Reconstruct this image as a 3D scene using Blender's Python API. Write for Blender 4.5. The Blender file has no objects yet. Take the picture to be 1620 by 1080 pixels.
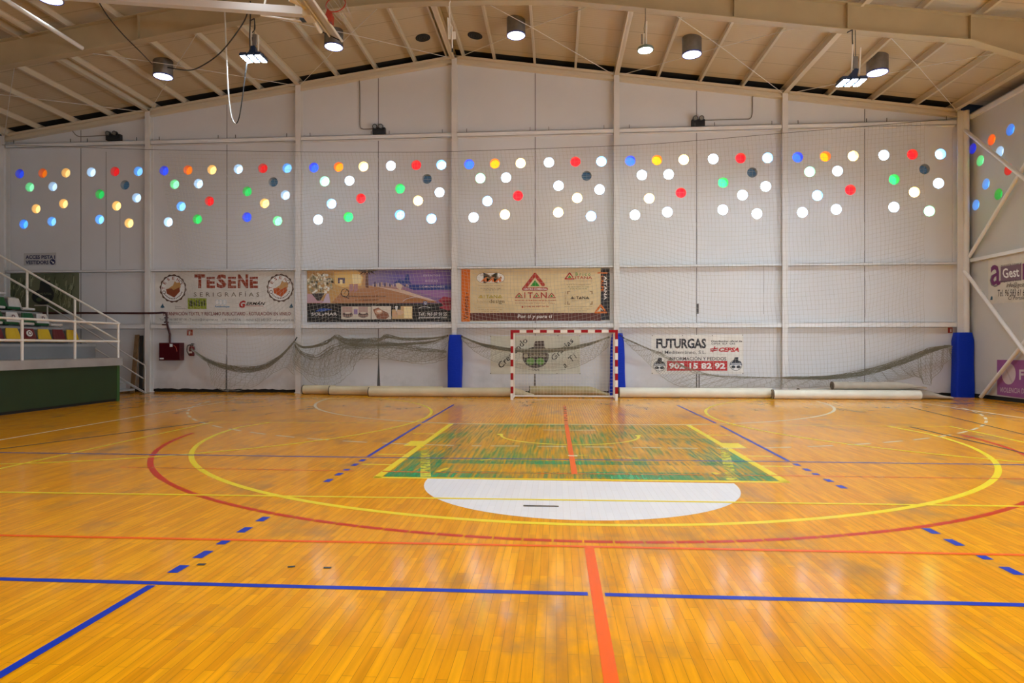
import bpy, bmesh, math, random
from mathutils import Vector, Matrix
random.seed(7)
SC = bpy.context.scene
COL = SC.collection
PI = math.pi

# ------------------------------------------------------------------ camera
FPX, YAW, HORIZON, CAMH = 972.0, 0.0719, 547.0, 1.608
cam = bpy.data.cameras.new('camera'); cam_o = bpy.data.objects.new('camera', cam); COL.objects.link(cam_o)
cam.sensor_width = 36.0; cam.lens = 36.0 * FPX / 1620.0
cam.shift_y = (HORIZON - 540.0) / 1620.0
cam.clip_start = 0.05; cam.clip_end = 200
cam_o.location = (0, 0, CAMH); cam_o.rotation_euler = (PI / 2, 0, YAW)
SC.camera = cam_o

# ------------------------------------------------------------------ world and exposure
w = bpy.data.worlds.new('world'); SC.world = w; w.use_nodes = True
w.node_tree.nodes['Background'].inputs[0].default_value = (0.55, 0.70, 1.0, 1)
w.node_tree.nodes['Background'].inputs[1].default_value = 0.6
SC.view_settings.view_transform = 'Standard'; SC.view_settings.look = 'None'
SC.view_settings.gamma = 1.0; SC.view_settings.use_curve_mapping = False
SC.view_settings.exposure = 0.0
SC.cycles.max_bounces = 10; SC.cycles.diffuse_bounces = 6; SC.cycles.transparent_max_bounces = 16
LAMP_E = 8.0           # glow of the lamp diffusers
LAMP_W = 66.0          # light thrown by each high bay lamp
LAMP_SPREAD = 104      # degrees, reflector cut-off
LAMP_COL = (.82, .93, 1.0)
SIDE_FILL_E = 17.0          # cool fill light from the added side windows
REAR_FILL_E = 5.0           # cool fill light from the added rear windows
PORT_E = 1.0           # daylight in the portholes

# ------------------------------------------------------------------ measures of the hall
D = 20.365             # front of the end wall columns
DW = 20.58             # face of the end wall
S = 5.381              # column spacing
X0 = -3.4034           # ridge
XR, XL = 13.05, -19.75 # side wall faces
YB = -24.0
cY, sY = math.cos(YAW), math.sin(YAW)
def colx(i): return X0 + (i - 3) * S
def zs(x): return 11.28 - .14 * abs(x - X0)      # top of the steel, purlins sit on it
def ray(u, v):
    X = (u - 810) / FPX; Z = -(v - HORIZON) / FPX
    return Vector((cY * X - sY, sY * X + cY, Z))
CAMP = Vector((0, 0, CAMH))
def fl(u, v, z=0.0):
    r = ray(u, v); return CAMP + r * ((z - CAMH) / r.z)
def wl(u, v, y=DW):
    r = ray(u, v); return CAMP + r * (y / r.y)
def xl(u, v, x=XR):
    r = ray(u, v); return CAMP + r * (x / r.x)

# ------------------------------------------------------------------ materials
MATS = {}
def P(name, color, rough=.6, metal=0.0, noise=0.0, nscale=3.0, spec=.5, emit=None, estr=0.0, coat=0.0, bump=0.0):
    if name in MATS: return MATS[name]
    m = bpy.data.materials.new(name); m.use_nodes = True
    nt = m.node_tree; b = nt.nodes['Principled BSDF']
    b.inputs['Roughness'].default_value = rough; b.inputs['Metallic'].default_value = metal
    b.inputs['Specular IOR Level'].default_value = spec
    b.inputs['Coat Weight'].default_value = coat
    b.inputs['Base Color'].default_value = (*color, 1)
    if noise > 0 or bump > 0:
        g = nt.nodes.new('ShaderNodeNewGeometry'); n = nt.nodes.new('ShaderNodeTexNoise')
        n.inputs['Scale'].default_value = nscale; n.inputs['Detail'].default_value = 5
        nt.links.new(g.outputs['Position'], n.inputs['Vector'])
        if noise > 0:
            r = nt.nodes.new('ShaderNodeValToRGB')
            r.color_ramp.elements[0].position = .3; r.color_ramp.elements[1].position = .7
            r.color_ramp.elements[0].color = (*[c * (1 - noise) for c in color], 1)
            r.color_ramp.elements[1].color = (*[min(1, c * (1 + noise * .5)) for c in color], 1)
            nt.links.new(n.outputs['Fac'], r.inputs['Fac']); nt.links.new(r.outputs['Color'], b.inputs['Base Color'])
        if bump > 0:
            bp = nt.nodes.new('ShaderNodeBump'); bp.inputs['Strength'].default_value = bump; bp.inputs['Distance'].default_value = .02
            nt.links.new(n.outputs['Fac'], bp.inputs['Height']); nt.links.new(bp.outputs['Normal'], b.inputs['Normal'])
    if emit:
        b.inputs['Emission Color'].default_value = (*emit, 1); b.inputs['Emission Strength'].default_value = estr
    MATS[name] = m; return m

def N(nt, t, **kw):
    n = nt.nodes.new(t)
    for k, v in kw.items():
        if k in n.inputs: n.inputs[k].default_value = v
        else: setattr(n, k, v)
    return n

def wood_floor():
    m = bpy.data.materials.new('varnished_plank_floor'); m.use_nodes = True
    nt = m.node_tree; L = nt.links.new; b = nt.nodes['Principled BSDF']
    g = N(nt, 'ShaderNodeNewGeometry')
    mp = N(nt, 'ShaderNodeMapping'); mp.inputs['Rotation'].default_value = (0, 0, PI / 2)
    L(g.outputs['Position'], mp.inputs['Vector'])
    br = N(nt, 'ShaderNodeTexBrick', offset=.37, offset_frequency=2, squash=1.0)
    br.inputs['Scale'].default_value = 1; br.inputs['Mortar Size'].default_value = .0013; br.inputs['Mortar Smooth'].default_value = .3
    br.inputs['Bias'].default_value = 0; br.inputs['Brick Width'].default_value = .46; br.inputs['Row Height'].default_value = .058
    br.inputs['Color1'].default_value = (.78, .305, .003, 1); br.inputs['Color2'].default_value = (.93, .405, .004, 1)
    br.inputs['Mortar'].default_value = (.37, .135, .004, 1)
    L(mp.outputs['Vector'], br.inputs['Vector'])
    # grain streaks along the planks
    mg = N(nt, 'ShaderNodeMapping'); mg.inputs['Scale'].default_value = (26, 1.6, 1); L(g.outputs['Position'], mg.inputs['Vector'])
    n1 = N(nt, 'ShaderNodeTexNoise', Scale=1.0, Detail=5.0); L(mg.outputs['Vector'], n1.inputs['Vector'])
    r1 = N(nt, 'ShaderNodeMapRange'); r1.inputs[1].default_value = .3; r1.inputs[2].default_value = .7; r1.inputs[3].default_value = .80; r1.inputs[4].default_value = 1.08
    L(n1.outputs['Fac'], r1.inputs[0])
    mul = N(nt, 'ShaderNodeVectorMath', operation='SCALE'); L(br.outputs['Color'], mul.inputs[0]); L(r1.outputs[0], mul.inputs['Scale'])
    # worn grey patches
    mw = N(nt, 'ShaderNodeMapping'); mw.inputs['Scale'].default_value = (1.1, .75, 1); mw.inputs['Location'].default_value = (3.3, 1.7, 0); L(g.outputs['Position'], mw.inputs['Vector'])
    n2 = N(nt, 'ShaderNodeTexNoise', Scale=1.0, Detail=6.0, Roughness=.62); L(mw.outputs['Vector'], n2.inputs['Vector'])
    r2 = N(nt, 'ShaderNodeMapRange'); r2.inputs[1].default_value = .545; r2.inputs[2].default_value = .72; r2.inputs[3].default_value = 0; r2.inputs[4].default_value = .75
    L(n2.outputs['Fac'], r2.inputs[0])
    mx = N(nt, 'ShaderNodeMix', data_type='RGBA'); L(r2.outputs[0], mx.inputs[0]); L(mul.outputs[0], mx.inputs[6]); mx.inputs[7].default_value = (.30, .17, .055, 1)
    L(mx.outputs[2], b.inputs['Base Color'])
    n3 = N(nt, 'ShaderNodeTexNoise', Scale=2.2, Detail=4.0); L(g.outputs['Position'], n3.inputs['Vector'])
    r3 = N(nt, 'ShaderNodeMapRange'); r3.inputs[3].default_value = .07; r3.inputs[4].default_value = .20; L(n3.outputs['Fac'], r3.inputs[0])
    L(r3.outputs[0], b.inputs['Roughness']); b.inputs['IOR'].default_value = 1.19
    bp = N(nt, 'ShaderNodeBump', Strength=.06, Distance=.003); L(br.outputs['Fac'], bp.inputs['Height']); bp.invert = True
    L(bp.outputs['Normal'], b.inputs['Normal'])
    return m

def worn_paint(name, color, lo, hi, xs=9.0, ys=.8, rough=.25, seed=0.0, o0=0.0, o1=1.0):
    """floor paint scuffed away along the planks"""
    m = bpy.data.materials.new(name); m.use_nodes = True
    nt = m.node_tree; L = nt.links.new; b = nt.nodes['Principled BSDF']; out = nt.nodes['Material Output']
    b.inputs['Base Color'].default_value = (*color, 1); b.inputs['Roughness'].default_value = rough
    g = N(nt, 'ShaderNodeNewGeometry'); mp = N(nt, 'ShaderNodeMapping')
    mp.inputs['Scale'].default_value = (xs, ys, 1); mp.inputs['Location'].default_value = (seed, seed, 0); L(g.outputs['Position'], mp.inputs['Vector'])
    n = N(nt, 'ShaderNodeTexNoise', Scale=1.0, Detail=6.0, Roughness=.6); L(mp.outputs['Vector'], n.inputs['Vector'])
    n2 = N(nt, 'ShaderNodeTexNoise', Scale=.75, Detail=3.0); L(g.outputs['Position'], n2.inputs['Vector'])
    ad = N(nt, 'ShaderNodeMath', operation='MULTIPLY_ADD'); L(n2.outputs['Fac'], ad.inputs[0]); ad.inputs[1].default_value = .7; L(n.outputs['Fac'], ad.inputs[2])
    r = N(nt, 'ShaderNodeMapRange'); r.inputs[1].default_value = lo; r.inputs[2].default_value = hi; r.inputs[3].default_value = o0; r.inputs[4].default_value = o1; L(ad.outputs[0], r.inputs[0])
    t = N(nt, 'ShaderNodeBsdfTransparent'); mx = N(nt, 'ShaderNodeMixShader')
    L(r.outputs[0], mx.inputs[0]); L(t.outputs[0], mx.inputs[1]); L(b.outputs[0], mx.inputs[2]); L(mx.outputs[0], out.inputs['Surface'])
    return m

def wall_mat(name, color, stain):
    m = bpy.data.materials.new(name); m.use_nodes = True
    nt = m.node_tree; L = nt.links.new; b = nt.nodes['Principled BSDF']; b.inputs['Roughness'].default_value = .7
    b.inputs['Specular IOR Level'].default_value = .25
    g = N(nt, 'ShaderNodeNewGeometry')
    n = N(nt, 'ShaderNodeTexNoise', Scale=.55, Detail=7.0, Roughness=.6); L(g.outputs['Position'], n.inputs['Vector'])
    r = N(nt, 'ShaderNodeMapRange'); r.inputs[1].default_value = .35; r.inputs[2].default_value = .75; r.inputs[3].default_value = 0; r.inputs[4].default_value = .35
    L(n.outputs['Fac'], r.inputs[0])
    mx = N(nt, 'ShaderNodeMix', data_type='RGBA'); L(r.outputs[0], mx.inputs[0]); mx.inputs[6].default_value = (*color, 1); mx.inputs[7].default_value = (*stain, 1)
    # damp marks that rise from the floor
    sx = N(nt, 'ShaderNodeSeparateXYZ'); L(g.outputs['Position'], sx.inputs[0])
    n2 = N(nt, 'ShaderNodeTexNoise', Scale=.9, Detail=6.0, Roughness=.65); L(g.outputs['Position'], n2.inputs['Vector'])
    rz = N(nt, 'ShaderNodeMapRange'); rz.inputs[1].default_value = .05; rz.inputs[2].default_value = 1.5; rz.inputs[3].default_value = .30; rz.inputs[4].default_value = -.25; L(sx.outputs['Z'], rz.inputs[0])
    ad = N(nt, 'ShaderNodeMath', operation='ADD'); L(n2.outputs['Fac'], ad.inputs[0]); L(rz.outputs[0], ad.inputs[1])
    r4 = N(nt, 'ShaderNodeMapRange'); r4.inputs[1].default_value = .6; r4.inputs[2].default_value = .95; r4.inputs[3].default_value = 0; r4.inputs[4].default_value = .55; L(ad.outputs[0], r4.inputs[0])
    m2 = N(nt, 'ShaderNodeMix', data_type='RGBA'); L(r4.outputs[0], m2.inputs[0]); L(mx.outputs[2], m2.inputs[6]); m2.inputs[7].default_value = (.36, .37, .36, 1)
    L(m2.outputs[2], b.inputs['Base Color'])
    return m

def sheet_mat():
    """ribbed roof liner with a lap joint every metre"""
    m = bpy.data.materials.new('roof_liner'); m.use_nodes = True
    nt = m.node_tree; L = nt.links.new; b = nt.nodes['Principled BSDF']; b.inputs['Roughness'].default_value = .55
    g = N(nt, 'ShaderNodeNewGeometry'); sx = N(nt, 'ShaderNodeSeparateXYZ'); L(g.outputs['Position'], sx.inputs[0])
    fr = N(nt, 'ShaderNodeMath', operation='FRACT'); L(sx.outputs['Y'], fr.inputs[0])
    lt = N(nt, 'ShaderNodeMath', operation='LESS_THAN'); L(fr.outputs[0], lt.inputs[0]); lt.inputs[1].default_value = .035
    mx = N(nt, 'ShaderNodeMix', data_type='RGBA'); L(lt.outputs[0], mx.inputs[0]); mx.inputs[6].default_value = (.54, .445, .29, 1); mx.inputs[7].default_value = (.40, .33, .21, 1)
    L(mx.outputs[2], b.inputs['Base Color'])
    mu = N(nt, 'ShaderNodeMath', operation='MULTIPLY'); L(sx.outputs['Y'], mu.inputs[0]); mu.inputs[1].default_value = 2 * PI / .1
    si = N(nt, 'ShaderNodeMath', operation='SINE'); L(mu.outputs[0], si.inputs[0])
    bp = N(nt, 'ShaderNodeBump', Strength=.25, Distance=.004); L(si.outputs[0], bp.inputs['Height']); L(bp.outputs['Normal'], b.inputs['Normal'])
    return m

def pad_mat():
    m = bpy.data.materials.new('blue_vinyl'); m.use_nodes = True
    nt = m.node_tree; L = nt.links.new; b = nt.nodes['Principled BSDF']
    b.inputs['Base Color'].default_value = (.001, .030, .46, 1); b.inputs['Roughness'].default_value = .5; b.inputs['Specular IOR Level'].default_value = .2
    g = N(nt, 'ShaderNodeNewGeometry'); mp = N(nt, 'ShaderNodeMapping'); mp.inputs['Rotation'].default_value = (0, .5, 0); mp.inputs['Scale'].default_value = (5, 5, 16)
    L(g.outputs['Position'], mp.inputs['Vector'])
    n = N(nt, 'ShaderNodeTexNoise', Scale=1.0, Detail=3.0, Distortion=1.2); L(mp.outputs['Vector'], n.inputs['Vector'])
    bp = N(nt, 'ShaderNodeBump', Strength=.5, Distance=.03); L(n.outputs['Fac'], bp.inputs['Height']); L(bp.outputs['Normal'], b.inputs['Normal'])
    return m

def ramp_print(name, plane_axis, lo, hi, stops, rough=.5):
    """a printed colour ramp along a world axis"""
    m = bpy.data.materials.new(name); m.use_nodes = True
    nt = m.node_tree; L = nt.links.new; b = nt.nodes['Principled BSDF']; b.inputs['Roughness'].default_value = rough
    g = N(nt, 'ShaderNodeNewGeometry'); sx = N(nt, 'ShaderNodeSeparateXYZ'); L(g.outputs['Position'], sx.inputs[0])
    n = N(nt, 'ShaderNodeTexNoise', Scale=2.5, Detail=4.0); L(g.outputs['Position'], n.inputs['Vector'])
    r = N(nt, 'ShaderNodeMapRange'); r.inputs[1].default_value = lo; r.inputs[2].default_value = hi; L(sx.outputs[plane_axis], r.inputs[0])
    a = N(nt, 'ShaderNodeMath', operation='MULTIPLY_ADD'); L(n.outputs['Fac'], a.inputs[0]); a.inputs[1].default_value = .2; L(r.outputs[0], a.inputs[2])
    s = N(nt, 'ShaderNodeMath', operation='SUBTRACT'); L(a.outputs[0], s.inputs[0]); s.inputs[1].default_value = .1
    cr = N(nt, 'ShaderNodeValToRGB'); e = cr.color_ramp.elements
    e[0].position, e[0].color = stops[0][0], (*stops[0][1], 1); e[1].position, e[1].color = stops[-1][0], (*stops[-1][1], 1)
    for p, c in stops[1:-1]:
        k = e.new(p); k.color = (*c, 1)
    L(s.outputs[0], cr.inputs['Fac']); L(cr.outputs['Color'], b.inputs['Base Color'])
    return m

def crumple_mat(name, color, rough=.55):
    m = P(name, color, rough, noise=.12, nscale=2.5, bump=.35); return m

M_floor = wood_floor(); M_wall = wall_mat('white_panel_paint', (.71, .72, .745), (.58, .585, .60)); M_roof = sheet_mat()
M_side = wall_mat('white_side_paint', (.60, .595, .58), (.50, .49, .475))
M_steel = P('cream_steel', (.74, .73, .72), .45, noise=.08, nscale=1.5)
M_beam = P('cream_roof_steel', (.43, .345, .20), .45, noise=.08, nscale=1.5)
M_purlin = P('cream_purlin_steel', (.68, .60, .46), .45)
M_girt = P('pale_girt', (.80, .81, .83), .5, noise=.06, nscale=2)
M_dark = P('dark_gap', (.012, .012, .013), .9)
M_seam = P('seam_grey', (.10, .10, .10), .9)
M_black = P('black_plastic', (.012, .013, .016), .45)
M_rail = P('white_tube', (.80, .77, .70), .4)
M_galv = P('galvanised', (.24, .23, .225), .42, metal=.6, noise=.15, nscale=8)
M_cable = P('dark_cable', (.03, .03, .03), .6)
M_lens = P('lamp_diffuser', (.9, .9, .9), .5, emit=(.93, .96, 1.0), estr=LAMP_E)
M_rim = P('lamp_blue_rim', (.05, .08, .5), .3)
M_led = P('led_lens', (.9, .95, 1), .5, emit=(.82, .92, 1.0), estr=70)
M_ledg = P('led_round_lens', (.9, .95, 1), .5, emit=(.88, 1.0, .93), estr=60)
M_net = P('net_twine', (.50, .47, .40), .8)
M_slack = P('slack_twine', (.33, .31, .25), .8)
M_netk = P('net_gather_twine', (.25, .23, .165), .8)
M_white = P('white_print', (.82, .82, .80), .55)
M_pad = pad_mat()

# ------------------------------------------------------------------ mesh helpers
class MB:
    def __init__(s): s.v = []; s.f = []; s.m = []; s.cur = 0
    def add(s, vs, fs):
        o = len(s.v); s.v += [tuple(p) for p in vs]
        for f in fs: s.f.append(tuple(i + o for i in f)); s.m.append(s.cur)
        return s
    def box(s, x0, x1, y0, y1, z0, z1):
        return s.hexa([(x0, y0, z0), (x1, y0, z0), (x1, y1, z0), (x0, y1, z0)], [(x0, y0, z1), (x1, y0, z1), (x1, y1, z1), (x0, y1, z1)])
    def hexa(s, lo, hi):
        n = len(lo)
        return s.add(list(lo) + list(hi), [tuple(range(n))[::-1], tuple(range(n, 2 * n))] + [(i, (i + 1) % n, n + (i + 1) % n, n + i) for i in range(n)])
    def prism(s, pts, vec):
        vec = Vector(vec); a = [Vector(p) for p in pts]
        return s.hexa(a, [p + vec for p in a])
    def tube(s, pts, r, n=8, caps=True, closed=False):
        pts = [Vector(p) for p in pts]; k = len(pts); vs = []; prev = None
        for i, p in enumerate(pts):
            if closed: t = pts[(i + 1) % k] - pts[i - 1]
            else: t = pts[min(i + 1, k - 1)] - pts[max(i - 1, 0)]
            t = t.normalized() if t.length > 1e-9 else Vector((0, 0, 1))
            if prev is None:
                a = Vector((0, 0, 1)) if abs(t.z) < .9 else Vector((1, 0, 0))
                prev = t.cross(a).normalized()
            u = (prev - t * prev.dot(t)); u = u.normalized() if u.length > 1e-6 else t.orthogonal().normalized(); prev = u
            w_ = t.cross(u); rr = r[i] if isinstance(r, (list, tuple)) else r
            vs += [p + (u * math.cos(2 * PI * j / n) + w_ * math.sin(2 * PI * j / n)) * rr for j in range(n)]
        fs = []
        for i in range(k if closed else k - 1):
            a, b = i * n, ((i + 1) % k) * n
            fs += [(a + j, a + (j + 1) % n, b + (j + 1) % n, b + j) for j in range(n)]
        if caps and not closed: fs += [tuple(range(n))[::-1], tuple(range((k - 1) * n, k * n))]
        return s.add(vs, fs)
    def cyl(s, p0, p1, r, n=24, r1=None): return s.tube([p0, p1], [r, r if r1 is None else r1], n)
    def ring(s, c, ax, r0, r1, h, n=28):
        """flat ring (tube wall) from radius r0 to r1, height h along ax"""
        c = Vector(c); ax = Vector(ax).normalized(); u = ax.orthogonal().normalized(); w_ = ax.cross(u); vs = []
        for j in range(n):
            d = u * math.cos(2 * PI * j / n) + w_ * math.sin(2 * PI * j / n)
            vs += [c + d * r0, c + d * r1, c + d * r1 + ax * h, c + d * r0 + ax * h]
        fs = []
        for j in range(n):
            a, b = 4 * j, 4 * ((j + 1) % n)
            fs += [(a + i, a + (i + 1) % 4, b + (i + 1) % 4, b + i) for i in range(4)]
        return s.add(vs, fs)
    def disc(s, c, ax, r, h, n=28):
        c = Vector(c); ax = Vector(ax).normalized(); return s.cyl(c, c + ax * h, r, n)
    def sphere(s, c, r, nu=12, nv=8, sc=(1, 1, 1)):
        c = Vector(c); vs = []
        for i in range(nv + 1):
            t = PI * i / nv
            for j in range(nu):
                a = 2 * PI * j / nu; vs.append((c.x + r * sc[0] * math.sin(t) * math.cos(a), c.y + r * sc[1] * math.sin(t) * math.sin(a), c.z + r * sc[2] * math.cos(t)))
        return s.add(vs, [(i * nu + j, (i + 1) * nu + j, (i + 1) * nu + (j + 1) % nu, i * nu + (j + 1) % nu) for i in range(nv) for j in range(nu)])
    def strip(s, lefts, rights):
        k = len(lefts); return s.add(list(lefts) + list(rights), [(i, i + 1, k + i + 1, k + i) for i in range(k - 1)])
    def build(s, name, mats, parent=None, smooth=False, bevel=0.0, recalc=False):
        me = bpy.data.meshes.new(name)
        off = Vector((0, 0, 0)); q = parent
        while q is not None: off += q.location; q = q.parent
        me.from_pydata([(x - off.x, y - off.y, z - off.z) for x, y, z in s.v], [], s.f)
        if not isinstance(mats, (list, tuple)): mats = [mats]
        for m in mats: me.materials.append(m)
        if len(mats) > 1: me.polygons.foreach_set('material_index', s.m)
        if smooth: me.polygons.foreach_set('use_smooth', [True] * len(me.polygons))
        if recalc:
            bm = bmesh.new(); bm.from_mesh(me); bmesh.ops.recalc_face_normals(bm, faces=bm.faces); bm.to_mesh(me); bm.free()
        me.update()
        o = bpy.data.objects.new(name, me); COL.objects.link(o)
        if parent is not None: o.parent = parent
        if bevel > 0:
            b = o.modifiers.new('bevel', 'BEVEL'); b.width = bevel; b.segments = 2; b.limit_method = 'ANGLE'
        if smooth:
            try: me.set_sharp_from_angle(angle=math.radians(40))
            except Exception: pass
        return o

def pieces(m):
    """far-apart pieces of a mesh builder, each as a builder of its own"""
    n = len(m.v); par = list(range(n))
    def find(i):
        while par[i] != i: par[i] = par[par[i]]; i = par[i]
        return i
    for f in m.f:
        a = find(f[0])
        for i in f[1:]: par[find(i)] = a
    isl = {}
    for i in range(n): isl.setdefault(find(i), []).append(i)
    keys = list(isl); lo = []; hi = []
    for k in keys:
        ps = [m.v[i] for i in isl[k]]; lo.append([min(p[q] for p in ps) for q in range(3)]); hi.append([max(p[q] for p in ps) for q in range(3)])
    size = [max(h[q] - l[q] for q in range(3)) for l, h in zip(lo, hi)]; grp = list(range(len(keys)))
    def gf(i):
        while grp[i] != i: grp[i] = grp[grp[i]]; i = grp[i]
        return i
    for i in range(len(keys)):
        for j in range(i + 1, len(keys)):
            g = math.sqrt(sum(max(0, lo[i][q] - hi[j][q], lo[j][q] - hi[i][q]) ** 2 for q in range(3)))
            if g <= max(.019, .48 * max(size[i], size[j])): grp[gf(i)] = gf(j)
    num = {keys[i]: gf(i) for i in range(len(keys))}; out = {}
    for f, mi in zip(m.f, m.m):
        g = num[find(f[0])]; q, ix = out.setdefault(g, (MB(), {}))
        nf = []
        for i in f:
            if i not in ix: ix[i] = len(q.v); q.v.append(m.v[i])
            nf.append(ix[i])
        q.f.append(tuple(nf)); q.m.append(mi)
    return [q for q, _ in out.values()]
def build_each(m, name, mats, parent=None, **kw): return [q.build(name, mats, parent, **kw) for q in pieces(m)]
def tag(o, label=None, cat=None, group=None, kind=None):
    if label: o['label'] = label
    if cat: o['category'] = cat
    if group: o['group'] = group
    if kind: o['kind'] = kind
    return o
def root(name, loc, label, cat, group=None, kind=None):
    o = bpy.data.objects.new(name, None); o.empty_display_size = .1; COL.objects.link(o); o.location = loc
    return tag(o, label, cat, group, kind)
def copy_tree(o, parent=None):
    c = o.copy(); COL.objects.link(c)
    if parent is not None: c.parent = parent
    for ch in list(o.children): copy_tree(ch, c)
    return c
def smooth_pts(pts, n=6):
    pts = [Vector(p) for p in pts]; out = []
    for i in range(len(pts) - 1):
        p0, p1, p2, p3 = pts[max(i - 1, 0)], pts[i], pts[i + 1], pts[min(i + 2, len(pts) - 1)]
        for j in range(n):
            t = j / n
            out.append(.5 * ((2 * p1) + (p2 - p0) * t + (2 * p0 - 5 * p1 + 4 * p2 - p3) * t * t + (3 * p1 - p0 - 3 * p2 + p3) * t ** 3))
    out.append(pts[-1]); return out

def holed(outer, holes, nseg=32):
    """2D polygon with round holes -> (verts2d, tris)"""
    bm = bmesh.new(); ed = []
    def loop(ps):
        vs = [bm.verts.new((p[0], p[1], 0)) for p in ps]
        for i in range(len(vs)): ed.append(bm.edges.new((vs[i], vs[(i + 1) % len(vs)])))
    loop(outer)
    for (cx, cy, r) in holes: loop([(cx + r * math.cos(2 * PI * k / nseg), cy + r * math.sin(2 * PI * k / nseg)) for k in range(nseg)])
    bmesh.ops.triangle_fill(bm, use_beauty=True, use_dissolve=False, edges=ed)
    bm.verts.index_update()
    vs = [(v.co.x, v.co.y) for v in bm.verts]; fs = [tuple(v.index for v in f.verts) for f in bm.faces]; bm.free()
    return vs, fs

# flat graphics on a wall
class Plane:
    def __init__(s, kind, pos):
        s.kind, s.pos = kind, pos
    def at(s, a, b, d=0.0):
        if s.kind == 'back': return Vector((a, s.pos - d, b))
        return Vector((s.pos - d, -a, b))
    def px(s, u, v):
        if s.kind == 'back': p = wl(u, v, s.pos); return (p.x, p.z)
        p = xl(u, v, s.pos); return (-p.y, p.z)
BACK = Plane('back', DW); RIGHT = Plane('right', XR)

_txt = {}
def glyphs(s, bold=0.0, shear=0.0, spacing=1.0):
    key = (s, bold, shear, spacing)
    if key in _txt: return _txt[key]
    c = bpy.data.curves.new('t', 'FONT'); c.body = s; c.offset = bold; c.shear = shear; c.space_character = spacing; c.resolution_u = 2
    c.align_x = 'LEFT'
    o = bpy.data.objects.new('t', c); COL.objects.link(o); bpy.context.view_layer.update()
    me = bpy.data.meshes.new_from_object(o.evaluated_get(bpy.context.evaluated_depsgraph_get()))
    vs = [(v.co.x, v.co.y) for v in me.vertices]; fs = [tuple(p.vertices) for p in me.polygons]
    bpy.data.objects.remove(o); bpy.data.curves.remove(c); bpy.data.meshes.remove(me)
    if vs:
        x0 = min(v[0] for v in vs); x1 = max(v[0] for v in vs); y0 = min(v[1] for v in vs); y1 = max(v[1] for v in vs)
        vs = [((x - x0) / max(x1 - x0, 1e-6), (y - y0) / max(y1 - y0, 1e-6)) for x, y in vs]
    _txt[key] = (vs, fs); return _txt[key]

class Gfx:
    """prints on one sheet; pixel boxes are read from a crop of the photograph (ox, oy, scale)"""
    def __init__(s, plane, parent, crop, base=.012):
        s.p, s.par, (s.ox, s.oy, s.sc), s.base = plane, parent, crop, base; s.layers = {}
    def w(s, x, y): return s.p.px(s.ox + x / s.sc, s.oy + y / s.sc)
    def put(s, name, mat, vs, fs, own=False):
        k = (name, len(s.layers)) if own else name
        m, mats = s.layers.setdefault(k, (MB(), []))
        if mat not in mats: mats.append(mat)
        m.cur = mats.index(mat); m.add(vs, fs)
    def poly(s, pts, mat, lvl=1, name='print'):
        ps = [s.w(*q) for q in pts]; d = s.base + .002 * lvl
        s.put(name, mat, [s.p.at(a, b, d) for a, b in ps], [tuple(range(len(ps)))])
    def rect(s, x0, y0, x1, y1, mat, lvl=1, name='print'): s.poly([(x0, y0), (x1, y0), (x1, y1), (x0, y1)], mat, lvl, name)
    def ell(s, cx, cy, rx, ry, mat, lvl=1, name='print', n=28, a0=0, a1=2 * PI):
        s.poly([(cx + rx * math.cos(a0 + (a1 - a0) * k / n), cy + ry * math.sin(a0 + (a1 - a0) * k / n)) for k in range(n if a1 - a0 > 6.2 else n + 1)], mat, lvl, name)
    def line(s, pts, wd, mat, lvl=1, name='print'):
        for (xa, ya), (xb, yb) in zip(pts, pts[1:]):
            l = math.hypot(xb - xa, yb - ya) or 1; nx, ny = -(yb - ya) / l * wd / 2, (xb - xa) / l * wd / 2
            s.poly([(xa + nx, ya + ny), (xb + nx, yb + ny), (xb - nx, yb - ny), (xa - nx, ya - ny)], mat, lvl, name)
    def text(s, t, x0, y0, x1, y1, mat, bold=0.0, shear=0.0, spacing=1.0, lvl=3, ang=0.0, name='lettering'):
        vs, fs = glyphs(t, bold, shear, spacing)
        if not vs: return
        d = s.base + .002 * lvl
        cx, cy = (x0 + x1) / 2, (y0 + y1) / 2; ca, sa = math.cos(ang), math.sin(ang); out = []
        for a, b in vs:
            dx, dy = (a - .5) * (x1 - x0), (.5 - b) * (y1 - y0)
            out.append(s.p.at(*s.w(cx + dx * ca - dy * sa, cy + dx * sa + dy * ca), d))
        s.put(name, mat, out, fs, True)
    def done(s):
        for k, (m, mats) in s.layers.items():
            if isinstance(k, tuple): m.build(k[0], mats, s.par)
            else: build_each(m, k, mats, s.par)

def sheet(name, plane, corners, mat, label, cat, thick=.012):
    m = MB(); ps = [plane.px(*c) for c in corners]
    a = [plane.at(x, z, .001) for x, z in ps]; b = [plane.at(x, z, thick) for x, z in ps]
    m.hexa(a, b); o = m.build(name, mat); return tag(o, label, cat)

# ================================================================== SETTING
m = MB(); m.add([(XL - .5, YB, 0), (XR + .5, YB, 0), (XR + .5, DW + .6, 0), (XL - .5, DW + .6, 0)], [(0, 1, 2, 3)])
m.box(XL - .5, XR + .5, YB, DW + .6, -.2, -.001)
floor = tag(m.build('floor', M_floor), 'varnished orange wooden plank floor of the sports hall with court lines', 'floor', kind='structure')

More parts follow.
